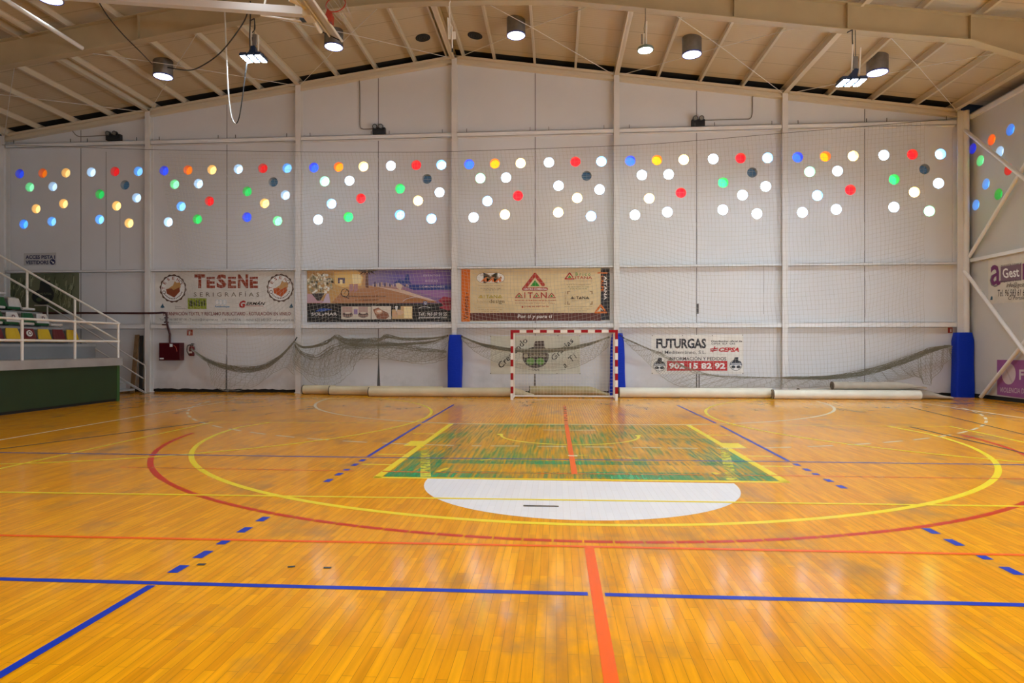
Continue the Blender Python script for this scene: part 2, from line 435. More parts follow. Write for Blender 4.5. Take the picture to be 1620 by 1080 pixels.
# portholes, read once from one bay and repeated in every bay: (x from the column, z)
HA = [(.47, 7.74), (1.34, 7.745), (2.21, 7.74), (.85, 7.26), (1.72, 7.265), (2.12, 6.65), (1.09, 6.485), (.62, 5.945), (1.68, 6.025)]
HB = [(3.16, 7.745), (4.04, 7.75), (4.90, 7.74), (4.41, 7.27), (3.48, 6.96), (4.84, 6.81), (4.10, 6.54), (3.47, 6.07), (4.56, 5.925)]
HR = .168
TINT = dict(b=(.02, .10, 1.0), c=(.10, .45, 1.0), o=(1.0, .26, .0), a=(1.0, .72, .28), g=(.02, .75, .16), e=(.30, .92, .52), p=(.62, .82, 1.0), l=(.22, .58, 1.0), r=(.95, .0, .01), w=(.95, .98, 1.0))
NAMEC = dict(b='deep blue', c='bright blue', o='orange', a='amber', g='green', e='pale green', p='pale blue', l='light blue', r='red', w='white', d='dark louvred')
BAYS = [('b','o','a','e','p','a','a','c','l', 'p','r','l','d','g','p','a','l','a'),
        ('b','o','a','e','p','r','l','p','g', 'p','r','l','d','g','p','a','b','e'),
        ('b','o','a','e','p','r','l','p','g', 'p','r','l','d','g','p','a','c','l'),
        ('b','o','a','e','p','r','l','p','a', 'p','r','l','d','p','p','a','a','l'),
        ('b','o','a','p','p','r','a','p','p', 'p','r','l','d','g','p','p','p','p'),
        ('b','o','a','e','p','r','l','p','p', 'p','r','l','d','g','p','a','p','e')]
BAYE = [.85, 1.25, 3.2, 5.5, 6.0, 4.6]
PLACE_A = ['top left', 'top middle', 'top right', 'second row left', 'second row right', 'third row right', 'third row left', 'bottom left', 'bottom right']
PLACE_B = ['top left', 'top middle', 'top right', 'upper right below the top row', 'middle left', 'middle right', 'centre', 'bottom left', 'bottom right']
BAYN = ['corner bay behind the bleacher', 'bay above the banner with two round seals', 'bay above the beach banner', 'bay above the cream banner behind the goal',
        'bay above the blank white panel', 'right corner bay of the end wall']

def seam_x(u): return wl(u, 400, DW).x
SEAMS = [seam_x(128), seam_x(359), seam_x(598.5), seam_x(846.5), seam_x(1102), seam_x(1368)]
wm = MB(); rnd = random.Random(3)
holes_by_panel = []
for i in range(6):
    xa, xb, xs = colx(i), colx(i + 1), SEAMS[i]
    if i == 0: xa = XL
    if i == 5: xb = XR
    for (p0, p1, HH) in ((xa, xs - .011, HA), (xs + .011, xb, HB)):
        hs = [(colx(i) + hx, hz, HR) for hx, hz in HH]
        bot = []; k = int((p1 - p0) / .12)
        for j in range(k + 1):
            bot.append((p0 + (p1 - p0) * j / k, .10 + rnd.uniform(-.012, .028)))
        out = bot + [(p1, zs(p1) - .02)]
        if p0 < X0 < p1: out.append((X0, zs(X0) - .02))
        out.append((p0, zs(p0) - .02))
        vs, fs = holed(out, hs)
        wm.add([(x, DW, z) for x, z in vs], fs)
wall_back = tag(wm.build('wall_back', M_wall), 'white painted panel end wall with rows of coloured round windows', 'wall', kind='structure')
m = MB()
for i in range(6): m.box(SEAMS[i] - .03, SEAMS[i] + .03, DW + .03, DW + .05, 0, zs(SEAMS[i]) - .05)
build_each(m, 'panel_joint', M_seam, wall_back)
m = MB()      # broken joints and cracks at the foot of the panels
for (u, v0, v1, w0, w1) in ((599, 560, 612, .4, 5.5), (846, 590, 614, 2.2, 3.2), (1102, 590, 614, 1.6, 2.0), (1106, 590, 614, 1.6, 2.0), (358, 560, 618, .5, 2.6)):
    a, b = BACK.px(u, v0), BACK.px(u, v1); s0, s1 = w0 * .0105, w1 * .0105
    m.add([BACK.at(a[0] - s0, a[1], .003), BACK.at(a[0] + s0, a[1], .003), BACK.at(b[0] + s1, b[1], .003), BACK.at(b[0] - s1, b[1], .003)], [(0, 1, 2, 3)])
for (u, v0, v1, w0) in ((168, 240, 510, .008), (190, 330, 420, .004), (1104, 480, 496, .03), (1208, 420, 497, .005), (1511.5, 380, 505, .014), (1509, 530, 610, .02)):
    a, b = BACK.px(u, v0), BACK.px(u, v1)
    m.add([BACK.at(a[0] - w0, a[1], .003), BACK.at(a[0] + w0, a[1], .003), BACK.at(b[0] + w0, b[1], .003), BACK.at(b[0] - w0, b[1], .003)], [(0, 1, 2, 3)])
build_each(m, 'wall_crack', M_seam, wall_back)
m = MB(); m.box(XL, XR, DW + .06, DW + .12, 0, .25)
tag(m.build('baseboard_back', M_dark), 'dark gap strip between end wall panels and floor', 'baseboard', kind='structure')
m = MB(); m.add([(XL, DW + .45, 0), (XR, DW + .45, 0), (XR, DW + .45, zs(XR) + .3), (X0, DW + .45, zs(X0) + .3), (XL, DW + .45, zs(XL) + .3)], [(0, 1, 2, 3, 4)])
tag(m.build('trim_1', M_dark), 'dark outer cladding behind the end wall', 'trim', kind='structure')

RP = [(1544, 235), (1574, 221), (1604, 205), (1556, 254), (1587, 240), (1601, 268), (1565, 291), (1585, 307), (1549, 324)]
RPC = ['b', 'o', 'c', 'e', 'p', 'r', 'l', 'g', 'l']
rp = [xl(u, v, XR + .1) for u, v in RP]
vs, fs = holed([(YB, .12), (DW, .12), (DW, 8.95), (YB, 8.95)], [(p.y, p.z, HR) for p in rp])
m = MB(); m.add([(XR, y, z) for y, z in vs], fs)
wall_right = tag(m.build('wall_right', M_side), 'white painted right side wall with diagonal brace tubes', 'wall', kind='structure')
m = MB(); m.box(XR + .03, XR + .1, YB, DW, 0, .3); tag(m.build('baseboard_right', M_dark), 'dark gap strip along the foot of the right wall', 'baseboard', kind='structure')
m = MB(); m.box(XL - .1, XL, YB, DW, 0, 9.0); tag(m.build('wall_left', M_side), 'pale left side wall behind the bleacher', 'wall', kind='structure')
for x, sg in ((XR, 1), (XL, -1)):
    m = MB(); m.box(min(x + sg * .35, x + sg * .4), max(x + sg * .35, x + sg * .4), YB, DW + .5, 0, 9.3)
    tag(m.build('trim_2' if sg > 0 else 'trim_3', M_dark), 'dark outer cladding behind the %s side wall' % ('right' if sg > 0 else 'left'), 'trim', kind='structure')
m = MB(); m.add([(XL, YB, 0), (XR, YB, 0), (XR, YB, 9.2), (X0, YB, 11.5), (XL, YB, 9.2)], [(0, 1, 2, 3, 4)])
tag(m.build('wall_front', M_side), 'pale far end wall of the hall behind the camera', 'wall', kind='structure')

def port(idx, c, ax, code, e, label, wall_t=.2):
    """sleeve through the wall with a tinted pane at its outer end"""
    c = Vector(c); ax = Vector(ax)
    key = 'sleeve_' + code
    t = TINT.get(code, (.3, .35, .4)); sm = P(key, tuple(.35 + .6 * q for q in t), .35)
    m = MB(); m.ring(c + ax * .002, ax, HR - .004, HR + .02, wall_t, 32); o = m.build('window_%d' % idx, sm, smooth=True)
    tag(o, label, 'window', 'round coloured windows in the hall walls', 'structure')
    m = MB()
    if code == 'd':
        m.disc(c + ax * (wall_t - .03), ax, HR - .004, .01, 32); m.build('pane', P('vent_back', (.05, .10, .16), .5, emit=(.18, .42, .70), estr=.14 * e), o)
        m = MB(); u = Vector((0, 0, 1)).cross(ax)
        for k in range(5):
            z = -.12 + .06 * k; hw = math.sqrt(max(HR ** 2 - z * z, 0)) - .01
            q = c + ax * (wall_t - .07) + Vector((0, 0, z))
            m.prism([q - u * hw, q + u * hw, q + u * hw + Vector((0, 0, .03)) + ax * .03, q - u * hw + Vector((0, 0, .03)) + ax * .03], (0, 0, .006))
        m.build('louvre', P('vent_slat', (.16, .29, .40), .4), o)
    else:
        pm = P('pane_%s_%03d' % (code, int(e * 100)), tuple(.1 + .8 * q for q in t), .3, emit=t, estr=e * PORT_E)
        m.disc(c + ax * (wall_t - .02), ax, HR - .004, .012, 32); m.build('pane', pm, o)

wi = 1
for i in range(6):
    for k, (hx, hz) in enumerate(HA + HB):
        code = BAYS[i][k]; pl = PLACE_A[k] if k < 9 else PLACE_B[k - 9]
        e = BAYE[i] * (.4 if code == 'r' else .55 if code in 'bgo' else 1.0 if i < 2 else 2.2) * (1.0 + .35 * (hz < 6.7))
        if i == 0 and k >= 9: e *= 1.25
        port(wi, (colx(i) + hx, DW, hz), (0, 1, 0), code, e,
             '%s round window, %s of the %s panel, %s' % (NAMEC[code], pl, 'left' if k < 9 else 'right', BAYN[i]))
        wi += 1
for k, p in enumerate(rp):
    port(wi, (XR, p.y, p.z), (1, 0, 0), RPC[k], 1.1 * (.6 if RPC[k] in 'rbg' else 1), '%s round window, %s of the cluster in the right side wall' % (NAMEC[RPC[k]], PLACE_A[k])); wi += 1

# unseen windows added behind the camera as cool fill light
for k in range(5):
    x = XL + 3.4 + k * 6.4
    m = MB(); m.box(x - 2.4, x + 2.4, YB + .02, YB + .06, 1.2, 4.6); o = m.build('window_%d' % wi, P('frosted_daylight', (.8, .85, .9), .5, emit=(.62, .82, 1.0), estr=REAR_FILL_E))
    tag(o, 'frosted daylight window in the wall behind the camera', 'window', 'rear windows', 'structure')
    m = MB()
    for xx in (x - 2.4, x - .8, x + .8, x + 2.4): m.box(xx - .04, xx + .04, YB + .02, YB + .12, 1.16, 4.64)
    for zz in (1.2, 2.9, 4.6): m.box(x - 2.44, x + 2.44, YB + .02, YB + .12, zz - .04, zz + .04)
    m.build('window_frame', M_steel, o); wi += 1

# unseen windows added to the right side wall to cool the end wall
for k in range(4):
    y = 12.2 - 4.6 * k
    m = MB(); m.box(XR - .05, XR - .01, y - 1.5, y + 1.5, .8, 3.2); o = m.build('window_%d' % wi, P('frosted_side_daylight', (.8, .85, .9), .5, emit=(.66, .84, 1.0), estr=SIDE_FILL_E))
    tag(o, 'frosted daylight window in the right side wall nearer than the brace tubes', 'window', 'side windows', 'structure')
    m = MB()
    for yy in (y - 1.5, y, y + 1.5): m.box(XR - .10, XR - .01, yy - .04, yy + .04, .76, 3.24)
    for zz in (.8, 3.2): m.box(XR - .10, XR - .01, y - 1.54, y + 1.54, zz - .04, zz + .04)
    m.build('window_frame', M_steel, o); wi += 1

# roof liner
m = MB(); T = .22
for a, b in ((XL - .5, X0), (X0, XR + .5)):
    m.add([(a, YB, zs(a) + T), (b, YB, zs(b) + T), (b, D - .06, zs(b) + T), (a, D - .06, zs(a) + T)], [(0, 1, 2, 3)])
ceiling = tag(m.build('ceiling', M_roof), 'pitched cream ribbed roof liner over the hall', 'ceiling', kind='structure')

m = MB()  # black strip put in as the shade between roof liner and wall top
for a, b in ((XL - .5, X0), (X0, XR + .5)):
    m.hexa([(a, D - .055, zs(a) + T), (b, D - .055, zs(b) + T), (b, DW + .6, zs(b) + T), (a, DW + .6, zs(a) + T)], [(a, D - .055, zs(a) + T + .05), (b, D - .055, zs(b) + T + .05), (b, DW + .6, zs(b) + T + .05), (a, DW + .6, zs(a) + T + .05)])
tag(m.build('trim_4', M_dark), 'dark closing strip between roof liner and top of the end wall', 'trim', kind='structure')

# end wall columns
CN = ['behind the bleacher in the left corner', 'beside the dark red hose cabinet', 'between the seal banner and the beach banner', 'above the blue pad left of the goal',
      'above the blue pad right of the goal', 'right of the gas company banner', 'in the right corner above the blue pad']
def ibeam_col(x, wd, y0, y1, top):
    m = MB()
    m.box(x - wd / 2, x + wd / 2, y0, y0 + .014, 0, top); m.box(x - wd / 2, x + wd / 2, y1 - .014, y1, 0, top); m.box(x - .007, x + .007, y0 + .014, y1 - .014, 0, top)
    m.box(x - wd / 2 - .03, x + wd / 2 + .03, y0 - .02, y1, 0, .02); return m
for i in range(7):
    x = colx(i)
    if i in (0, 6):
        x = colx(6) + .02 if i == 6 else colx(0) - .02
        m = MB(); m.box(x - .15, x + .15, D - .05, D - .035, 0, zs(x)); m.box(x - .15, x + .15, DW - .03, DW - .015, 0, zs(x)); m.box(x - .01, x + .01, D - .035, DW - .03, 0, zs(x))
        m.cyl((x + (.1 if i == 6 else -.1), D - .07, 0), (x + (.1 if i == 6 else -.1), D - .07, zs(x) - .02), .085, 16)
    else: m = ibeam_col(x, .178, D, DW - .002, zs(x) + .04)
    tag(m.build('trim_%d' % (10 + i), M_steel), 'cream steel wall column ' + CN[i], 'column', kind='structure')
# girts
GN = ['upper', 'middle', 'lower']
tn = 20
for gi, (za, zb) in enumerate(((8.605, 8.755), (4.185, 4.265), (2.20, 2.365))):
    for i in range(6):
        xa, xb = colx(i) + .1, colx(i + 1) - .1
        m = MB(); y0 = D + .03
        m.box(xa, xb, y0, y0 + .012, za, zb); m.box(xa, xb, y0, DW - .003, zb - .012, zb); m.box(xa, xb, y0, DW - .003, za, za + .012)
        o = m.build('trim_%d' % tn, M_girt); tn += 1
        tag(o, '%s horizontal rail of the end wall, %s' % (GN[gi], BAYN[i].replace('bay above', 'bay with').replace(' of the end wall', '')), 'wall rail', kind='structure')
        if gi == 0:
            m = MB()
            for f in (.06, .47, .59, .94): m.box(xa + (xb - xa) * f - .008, xa + (xb - xa) * f + .008, y0, y0 + .02, zb, zb + .12)
            build_each(m, 'rail_pin', M_seam, o)
# end rafters along the gable
for sg in (-1, 1):
    m = MB(); xe = colx(6) if sg > 0 else colx(0)
    for (d0, d1, y0) in ((-.02, .06, D + .0), (-.16, -.10, D + .04), (-.10, -.02, D + .09)):
        m.hexa([(X0, y0, zs(X0) + d0), (xe, y0, zs(xe) + d0), (xe, DW + .05, zs(xe) + d0), (X0, DW + .05, zs(X0) + d0)],
               [(X0, y0, zs(X0) + d1), (xe, y0, zs(xe) + d1), (xe, DW + .05, zs(xe) + d1), (X0, DW + .05, zs(X0) + d1)])
    tag(m.build('trim_%d' % tn, M_purlin), 'cream double channel rafter along the %s slope of the end wall' % ('left' if sg < 0 else 'right'), 'roof beam', kind='structure'); tn += 1
# portal frame
FY = 15.31
FB = [(-19.7, 7.7), (-16.6, 8.78), (-14.69, 9.02), (-11.75, 9.44), (-8.56, 9.92), (-7.07, 10.08), (-4.47, 10.25), (-3.4, 10.26), (-1.5, 10.22), (.155, 10.15), (1.83, 9.93), (6.9, 9.19), (9.78, 8.83), (13.0, 7.7)]
m = MB()
top = [(x, zs(x) - .012) for x, _ in FB]
n = len(FB)
for a in range(n - 1):
    (xa, za), (xb, zb), (_, ta), (_, tb) = FB[a], FB[a + 1], top[a], top[a + 1]
    m.hexa([(xa, FY - .006, za), (xb, FY - .006, zb), (xb, FY + .006, zb), (xa, FY + .006, za)], [(xa, FY - .006, ta), (xb, FY - .006, tb), (xb, FY + .006, tb), (xa, FY + .006, ta)])
    m.hexa([(xa, FY - .11, za - .025), (xb, FY - .11, zb - .025), (xb, FY + .11, zb - .025), (xa, FY + .11, za - .025)], [(xa, FY - .11, za), (xb, FY - .11, zb), (xb, FY + .11, zb), (xa, FY + .11, za)])
    m.hexa([(xa, FY - .11, ta - .02), (xb, FY - .11, tb - .02), (xb, FY + .11, tb - .02), (xa, FY + .11, ta - .02)], [(xa, FY - .11, ta), (xb, FY - .11, tb), (xb, FY + .11, tb), (xa, FY + .11, ta)])
def fz(x):
    for (xa, za), (xb, zb) in zip(FB, FB[1:]):
        if xa <= x <= xb: return za + (zb - za) * (x - xa) / (xb - xa)
for x in (-15.9, -10.85, -5.4, -.3, 4.3, 6.95, 9.75): m.box(x - .008, x + .008, FY - .1, FY + .1, fz(x), zs(x) - .02)
for x in (-19.55, 12.85): m.box(x - .13, x + .13, FY - .11, FY + .11, 0, zs(x) - .02)
tag(m.build('trim_%d' % tn, M_beam), 'deep cream steel portal beam crossing under the roof', 'roof beam', kind='structure'); tn += 1
# purlins
def purlin(x, wd, lo, hi, label, y0=-2.0):
    global tn
    m = MB(); t = .012
    m.box(x - wd / 2, x + wd / 2, y0, DW + .4, zs(x) + lo, zs(x) + lo + t); m.box(x - t / 2, x + t / 2, y0, DW + .4, zs(x) + lo, zs(x) + hi); m.box(x - wd / 2, x + wd / 2, y0, DW + .4, zs(x) + hi - t, zs(x) + hi)
    tag(m.build('trim_%d' % tn, M_purlin), label, 'purlin', kind='structure'); tn += 1
ordn = ['first', 'second', 'third', 'fourth', 'fifth', 'sixth', 'seventh', 'eighth', 'ninth', 'tenth', 'eleventh', 'twelfth']
for sg, side in ((-1, 'left'), (1, 'right')):
    for k in range(1, 12):
        x = X0 + sg * S / 4 * k
        if k % 4 == 0: purlin(x, .15, -.03, .21, 'heavy cream roof strut above a wall column, %s of the %s roof slope' % (ordn[k // 4 - 1], side))
        else: purlin(x, .07, .03, .21, 'thin cream roof purlin, %s from the ridge on the %s slope' % (ordn[k - 1], side))
    purlin(X0 + sg * (S * 3 - .2), .16, -.03, .21, 'cream eaves strut above the %s side wall' % side)
purlin(X0 - .06, .17, -.05, .2, 'heavy cream ridge strut at the top of the roof')
purlin(X0 + .30, .07, .02, .2, 'thin cream ridge purlin right of the ridge strut')
purlin(X0 - .26, .05, .02, .2, 'thin cream ridge purlin left of the ridge strut')
purlin(X0 - 2 * S + .28, .07, .03, .21, 'thin cream purlin close beside the outer left strut')
# wind bracing rods
for i in range(6):
    for (a, b) in ((i, i + 1), (i + 1, i)):
        xa, xb = colx(a), colx(b)
        xa += .12 * (1 if xb > xa else -1); xb += .12 * (1 if xa > xb else -1)
        m = MB(); m.tube([(xa, D - .02, zs(xa) - .03), ((xa + xb) / 2, (D + FY) / 2, (zs(xa) + zs(xb)) / 2 - .05), (xb, FY + .05, zs(xb) - .16)], .009, 6)
        tag(m.build('trim_%d' % tn, M_steel), 'thin roof brace rod rising from the wall column %s' % CN[a] + (' to the left' if b < a else ' to the right'), 'brace rod', kind='structure'); tn += 1
# right wall rails and braces
for (z0, z1, nm) in ((8.74, 8.86, 'upper'), (4.24, 4.34, 'middle')):
    m = MB(); m.box(XR - .1, XR - .003, YB, D - .05, z0, z1)
    tag(m.build('trim_%d' % tn, M_girt), '%s horizontal rail of the right side wall' % nm, 'wall rail', kind='structure'); tn += 1
for (pa, pb, nm) in (((20.30, 8.40), (15.5, 4.13), 'upper falling'), ((20.26, 4.40), (15.5, 8.95), 'upper rising'), ((20.30, 3.96), (16.6, .20), 'lower falling'), ((19.72, .05), (15.5, 4.05), 'lower rising')):
    m = MB(); dx = .03 if 'rising' in nm else .14
    m.cyl((XR - .1 - dx, pa[0], pa[1]), (XR - .1 - dx, pb[0], pb[1]), .055, 12)
    tag(m.build('trim_%d' % tn, M_girt, smooth=True), '%s diagonal brace tube against the right side wall' % nm, 'brace tube', kind='structure'); tn += 1
# round pipe under the left roof slope
p = wl(130, 76, FY - .12); m = MB(); m.cyl((p.x, p.y, p.z), (p.x, 4.0, p.z), .055, 14)
tag(m.build('trim_%d' % tn, P('pipe_white', (.75, .75, .74), .25), smooth=True), 'shiny white round pipe running back from the portal beam at top left', 'pipe', kind='structure'); tn += 1

# ================================================================== COURT MARKINGS (paint on the floor)
_lz = [.0006]
def paint(name, quads, mat, label=None, z=None):
    if z is None: _lz[0] += .00007; z = _lz[0]
    m = MB()
    for q in quads: m.add([(x, y, z) for x, y in q], [tuple(range(len(q)))])
    for o in build_each(m, name, mat, floor):
        if label: o['label'] = label
def seg(a, b, wd):
    d = Vector((b[0] - a[0], b[1] - a[1])); d.normalize(); nx, ny = -d.y * wd / 2, d.x * wd / 2
    return [(a[0] + nx, a[1] + ny), (b[0] + nx, b[1] + ny), (b[0] - nx, b[1] - ny), (a[0] - nx, a[1] - ny)]
def far(p, q, d):
    k = d / math.hypot(q[0] - p[0], q[1] - p[1]); return (q[0] + (q[0] - p[0]) * k, q[1] + (q[1] - p[1]) * k)
def g2(u, v): p = fl(u, v); return (p.x, p.y)
def arc(cx, cy, ax, ay, t0, t1, wd, n=72):
    q = []
    for k in range(n):
        A, B = t0 + (t1 - t0) * k / n, t0 + (t1 - t0) * (k + 1) / n
        q.append([(cx + (ax - wd / 2) * math.cos(A), cy + (ay - wd / 2) * math.sin(A)), (cx + (ax + wd / 2) * math.cos(A), cy + (ay + wd / 2) * math.sin(A)),
                  (cx + (ax + wd / 2) * math.cos(B), cy + (ay + wd / 2) * math.sin(B)), (cx + (ax - wd / 2) * math.cos(B), cy + (ay - wd / 2) * math.sin(B))])
    return q
C_yel = P('line_yellow', (.90, .70, .012), .3, spec=.2); C_yelw = worn_paint('line_yellow_worn', (.88, .62, .02), .52, .72, 4, 4)
C_blu = P('line_blue', (.002, .035, .46), .3, spec=.2); C_bluw = worn_paint('line_blue_worn', (.02, .05, .40), .45, .75, 5, 5)
C_red = P('line_red', (.60, .030, .002), .3, spec=.2); C_org = P('line_orange', (.92, .13, .004), .35, spec=.2); C_orgw = worn_paint('line_orange_worn', (.85, .16, .01), .5, .9, 5, 5)
C_wht = worn_paint('line_cream_worn', (.85, .72, .45), .32, .62, 4, 4); C_whs = P('line_cream', (.85, .76, .55), .35, spec=.2)
C_grn = worn_paint('key_green_worn', (.016, .42, .075), .80, 1.14, 22, 1.1, seed=2.0, o0=.06, o1=.85)
C_grs = worn_paint('key_green_edge', (.010, .38, .115), .70, 1.02, 20, 1.3, seed=5.0)
C_scuff = worn_paint('black_scuff', (.03, .03, .03), .5, .8, 12, 12)
KX0, KX1, KY0, KY1 = -2.18, 2.685, 7.43, 12.62
kA, kB, kC, kD = g2(596.3, 755), g2(1243.4, 762.5), g2(1087.9, 671.8), g2(714.2, 669.8)
def inset(p, dx, dy): return (p[0] + dx, p[1] + dy)
paint('key_paint', [[inset(kA, .06, .06), inset(kB, -.06, .06), inset(kC, -.06, -.05), inset(kD, .06, -.05)]], C_grn, 'worn green paint of the basketball key')
paint('key_edge_paint', [[inset(kA, .06, .05), inset(kB, -.06, .05), inset(kB, -.06, .5), inset(kA, .06, .42)]], C_grs)
paint('key_edge_paint', [[inset(kA, .06, .05), inset(kA, .62, .05), (kA[0] + .66, kA[1] + 2.6), (kA[0] + .06, kA[1] + 2.2)]], C_grs)
paint('key_edge_paint', [[inset(kB, -.06, .05), inset(kB, -.55, .05), (kB[0] - .95, kB[1] + 3.4), (kB[0] - .06, kB[1] + 3.4)]], C_grs)
paint('key_edge_paint', [[(kA[0] + .5, kA[1] + .95), (kB[0] - .3, kB[1] + .95), (kB[0] - .3, kB[1] + 1.2), (kA[0] + .5, kA[1] + 1.2)]], C_grs)
# white half disc in front of the key
C_disc = bpy.data.materials.new('white_floor_paint'); C_disc.use_nodes = True
nt = C_disc.node_tree; b = nt.nodes['Principled BSDF']; b.inputs['Roughness'].default_value = .35
g = N(nt, 'ShaderNodeNewGeometry'); mp = N(nt, 'ShaderNodeMapping'); mp.inputs['Rotation'].default_value = (0, 0, PI / 2); nt.links.new(g.outputs['Position'], mp.inputs['Vector'])
br = N(nt, 'ShaderNodeTexBrick', offset=.37); br.inputs['Scale'].default_value = 1; br.inputs['Brick Width'].default_value = .46; br.inputs['Row Height'].default_value = .068; br.inputs['Mortar Size'].default_value = .0012
br.inputs['Color1'].default_value = (.80, .80, .82, 1); br.inputs['Color2'].default_value = (.76, .76, .79, 1); br.inputs['Mortar'].default_value = (.62, .60, .58, 1)
nt.links.new(mp.outputs['Vector'], br.inputs['Vector']); nt.links.new(br.outputs['Color'], b.inputs['Base Color'])
dc = [g2(668, 772), g2(672, 783), g2(690, 796), g2(720, 805), g2(770, 814), g2(830, 819.5), g2(900, 822), g2(960, 821.5), g2(1020, 818), g2(1080, 812), g2(1130, 801), g2(1160, 788), g2(1170, 775), g2(1168, 768), g2(1161, 762)]
ctr = (.26, kA[1]); Rx, Ry = 1.815, kA[1] - g2(925, 822)[1]
half = [(ctr[0] + Rx * math.cos(t), ctr[1] - .02 - Ry * abs(math.sin(t)) ** .92) for t in [PI * k / 48 for k in range(49)]]
paint('white_half_disc', [half], C_disc, 'white painted half disc in front of the key')
paint('key_outline', [seg(kA, kD, .10), seg(kB, kC, .10), seg(inset(kA, -.04, 0), inset(kB, .04, 0), .075)], C_yel, 'yellow outline of the key')
hm = []
for v, wl_ in ((686, .42), (719, .42), (735, .42)):
    # rebound marks outside both key sides
    a = g2(714.2 - (v - 669.8) * 1.384, v); hm.append(seg((a[0] - .45, a[1]), (a[0], a[1]), .06)); 
    c = g2(1087.9 + (v + 2 - 671.8) * 1.7145, v + 2); hm.append(seg((c[0], c[1]), (c[0] + .45, c[1]), .06))
a = g2(671, 701); hm.append([(a[0] - .28, a[1] - .28), (a[0], a[1] - .28), (a[0], a[1] + .22), (a[0] - .28, a[1] + .22)])
c = g2(1146, 704); hm.append([(c[0], c[1] - .28), (c[0] + .28, c[1] - .28), (c[0] + .28, c[1] + .22), (c[0], c[1] + .22)])
paint('rebound_mark', hm, C_yel)
# older lane sides inside the key
la, lb = g2(673.5, 754), g2(672, 706); ra, rb = g2(1158, 760), g2(1145, 708)
paint('old_lane_line', [seg(la, lb, .13), seg(ra, rb, .13)], worn_paint('old_lane_yellow', (.80, .72, .05), .62, 1.0, 9, 9))
paint('no_charge_arc', arc(.235, 11.07, 1.22, 1.02, PI, 2 * PI, .05, 40) + [seg((-.99 - .03, 11.07), (-.99 - .03, 11.2), .1), seg((1.46, 11.07), (1.46, 11.2), .1)], C_yel)
paint('inner_dash', [seg(g2(692, 746), g2(708, 740), .07), seg(g2(1128, 747), g2(1136, 750), .07), seg(g2(760, 728), g2(778, 726), .05), seg(g2(900, 720), g2(930, 720), .045), seg(g2(975, 722), g2(1010, 725), .045)], C_yelw)
# three point lines
paint('yellow_three_point_arc', arc(.27, 11.86, 6.52, 6.30, PI + .02, 2 * PI - .02, .075, 90) + [seg((-6.25, 11.75), g2(428, 668), .075), seg((6.79, 11.75), g2(1403, 673.5), .075)], C_yel, 'yellow three-point line')
paint('red_three_point_arc', arc(.27, 11.83, 7.03, 6.75, PI + .14, PI + .78, .075, 34) + arc(.27, 11.83, 7.03, 6.75, 2 * PI - .72, 2 * PI - .03, .075, 34), C_red, 'red three-point line')
dq = []
for k in range(46):
    t0 = PI + .78 + (PI - 1.50) * k / 46; dq += arc(.27, 11.83, 7.03, 6.75, t0, t0 + (PI - 1.50) / 46 * .93, .062, 2)
paint('red_dashed_arc', dq, C_red)
# court ends and sides
paint('yellow_baseline', [seg(g2(340, 667.5), g2(1500, 674.5), .05)], C_yelw, 'thin worn yellow baseline')
paint('white_goal_area', [seg((-1.2, 12.55), (1.75, 12.70), .06)] + arc(-1.2, 18.35, 5.72, 5.80, PI, 1.5 * PI, .07, 40) + arc(1.75, 18.45, 5.78, 5.75, 1.5 * PI, 2 * PI, .07, 40), C_wht, 'cream six metre goal area line')
dq = []
per = .0895
def fr(t):
    s = abs(math.sin(t)); return 8.48 + .55 * (1 - s) ** 1.5
for cx, a0, a1 in ((-1.2, PI + .12, 1.5 * PI), (1.75, 1.5 * PI, 2 * PI - .12)):
    t = a0
    while t < a1:
        e = min(t + per * .62, a1); q0, q1 = fr(t), fr(e)
        dq.append(seg((cx + q0 * math.cos(t), 18.3 + q0 * math.sin(t)), (cx + q1 * math.cos(e), 18.3 + q1 * math.sin(e)), .055)); t += per
x = -1.05
while x < 1.6: dq.append(seg((x, 9.83), (x + .46, 9.85), .055)); x += .75
paint('free_throw_dash', dq, C_wht, 'dashed cream nine metre line')
paint('penalty_line', [seg(g2(859, 680), g2(942, 680.5), .06), seg(g2(898, 720.5), g2(914, 721), .06)], C_wht)
paint('boundary_line', [seg(g2(-160, 723), g2(372, 632.5), .055), seg(g2(1440, 634.5), g2(1700, 673), .055), seg(g2(372, 630), g2(1440, 634), .05)], C_whs, 'cream outer boundary lines')
paint('floor_joint', [seg(g2(-60, 718), g2(330, 667), .07), seg(g2(1440, 644), g2(1700, 706), .05), seg(g2(1440, 675), g2(1700, 735), .06)], worn_paint('joint_dark', (.13, .07, .03), .35, .7, 4, 4))
paint('basketball_sideline', [seg(g2(-40, 750), g2(338, 667.5), .06), seg(g2(1502, 674), g2(1720, 721), .06)], C_yel, 'yellow basketball sidelines')
# three-point lines of the cross courts
paint('cross_court_arc', arc(-8.95, 13.65, 6.03, 6.0, -1.25, 1.15, .07, 60) + [seg((-8.95 + 6.03 * math.cos(-1.25), 13.65 + 6 * math.sin(-1.25)), g2(-120, 737), .06)], C_yel, 'yellow curved line of the left cross court')
paint('cross_court_arc', arc(9.55, 14.05, 6.05, 5.9, PI - 1.15, PI + 1.22, .07, 60) + [seg((9.55 + 6.05 * math.cos(PI + 1.22), 14.05 + 5.9 * math.sin(PI + 1.22)), g2(1720, 752), .06)], C_yel, 'yellow curved line of the right cross court')
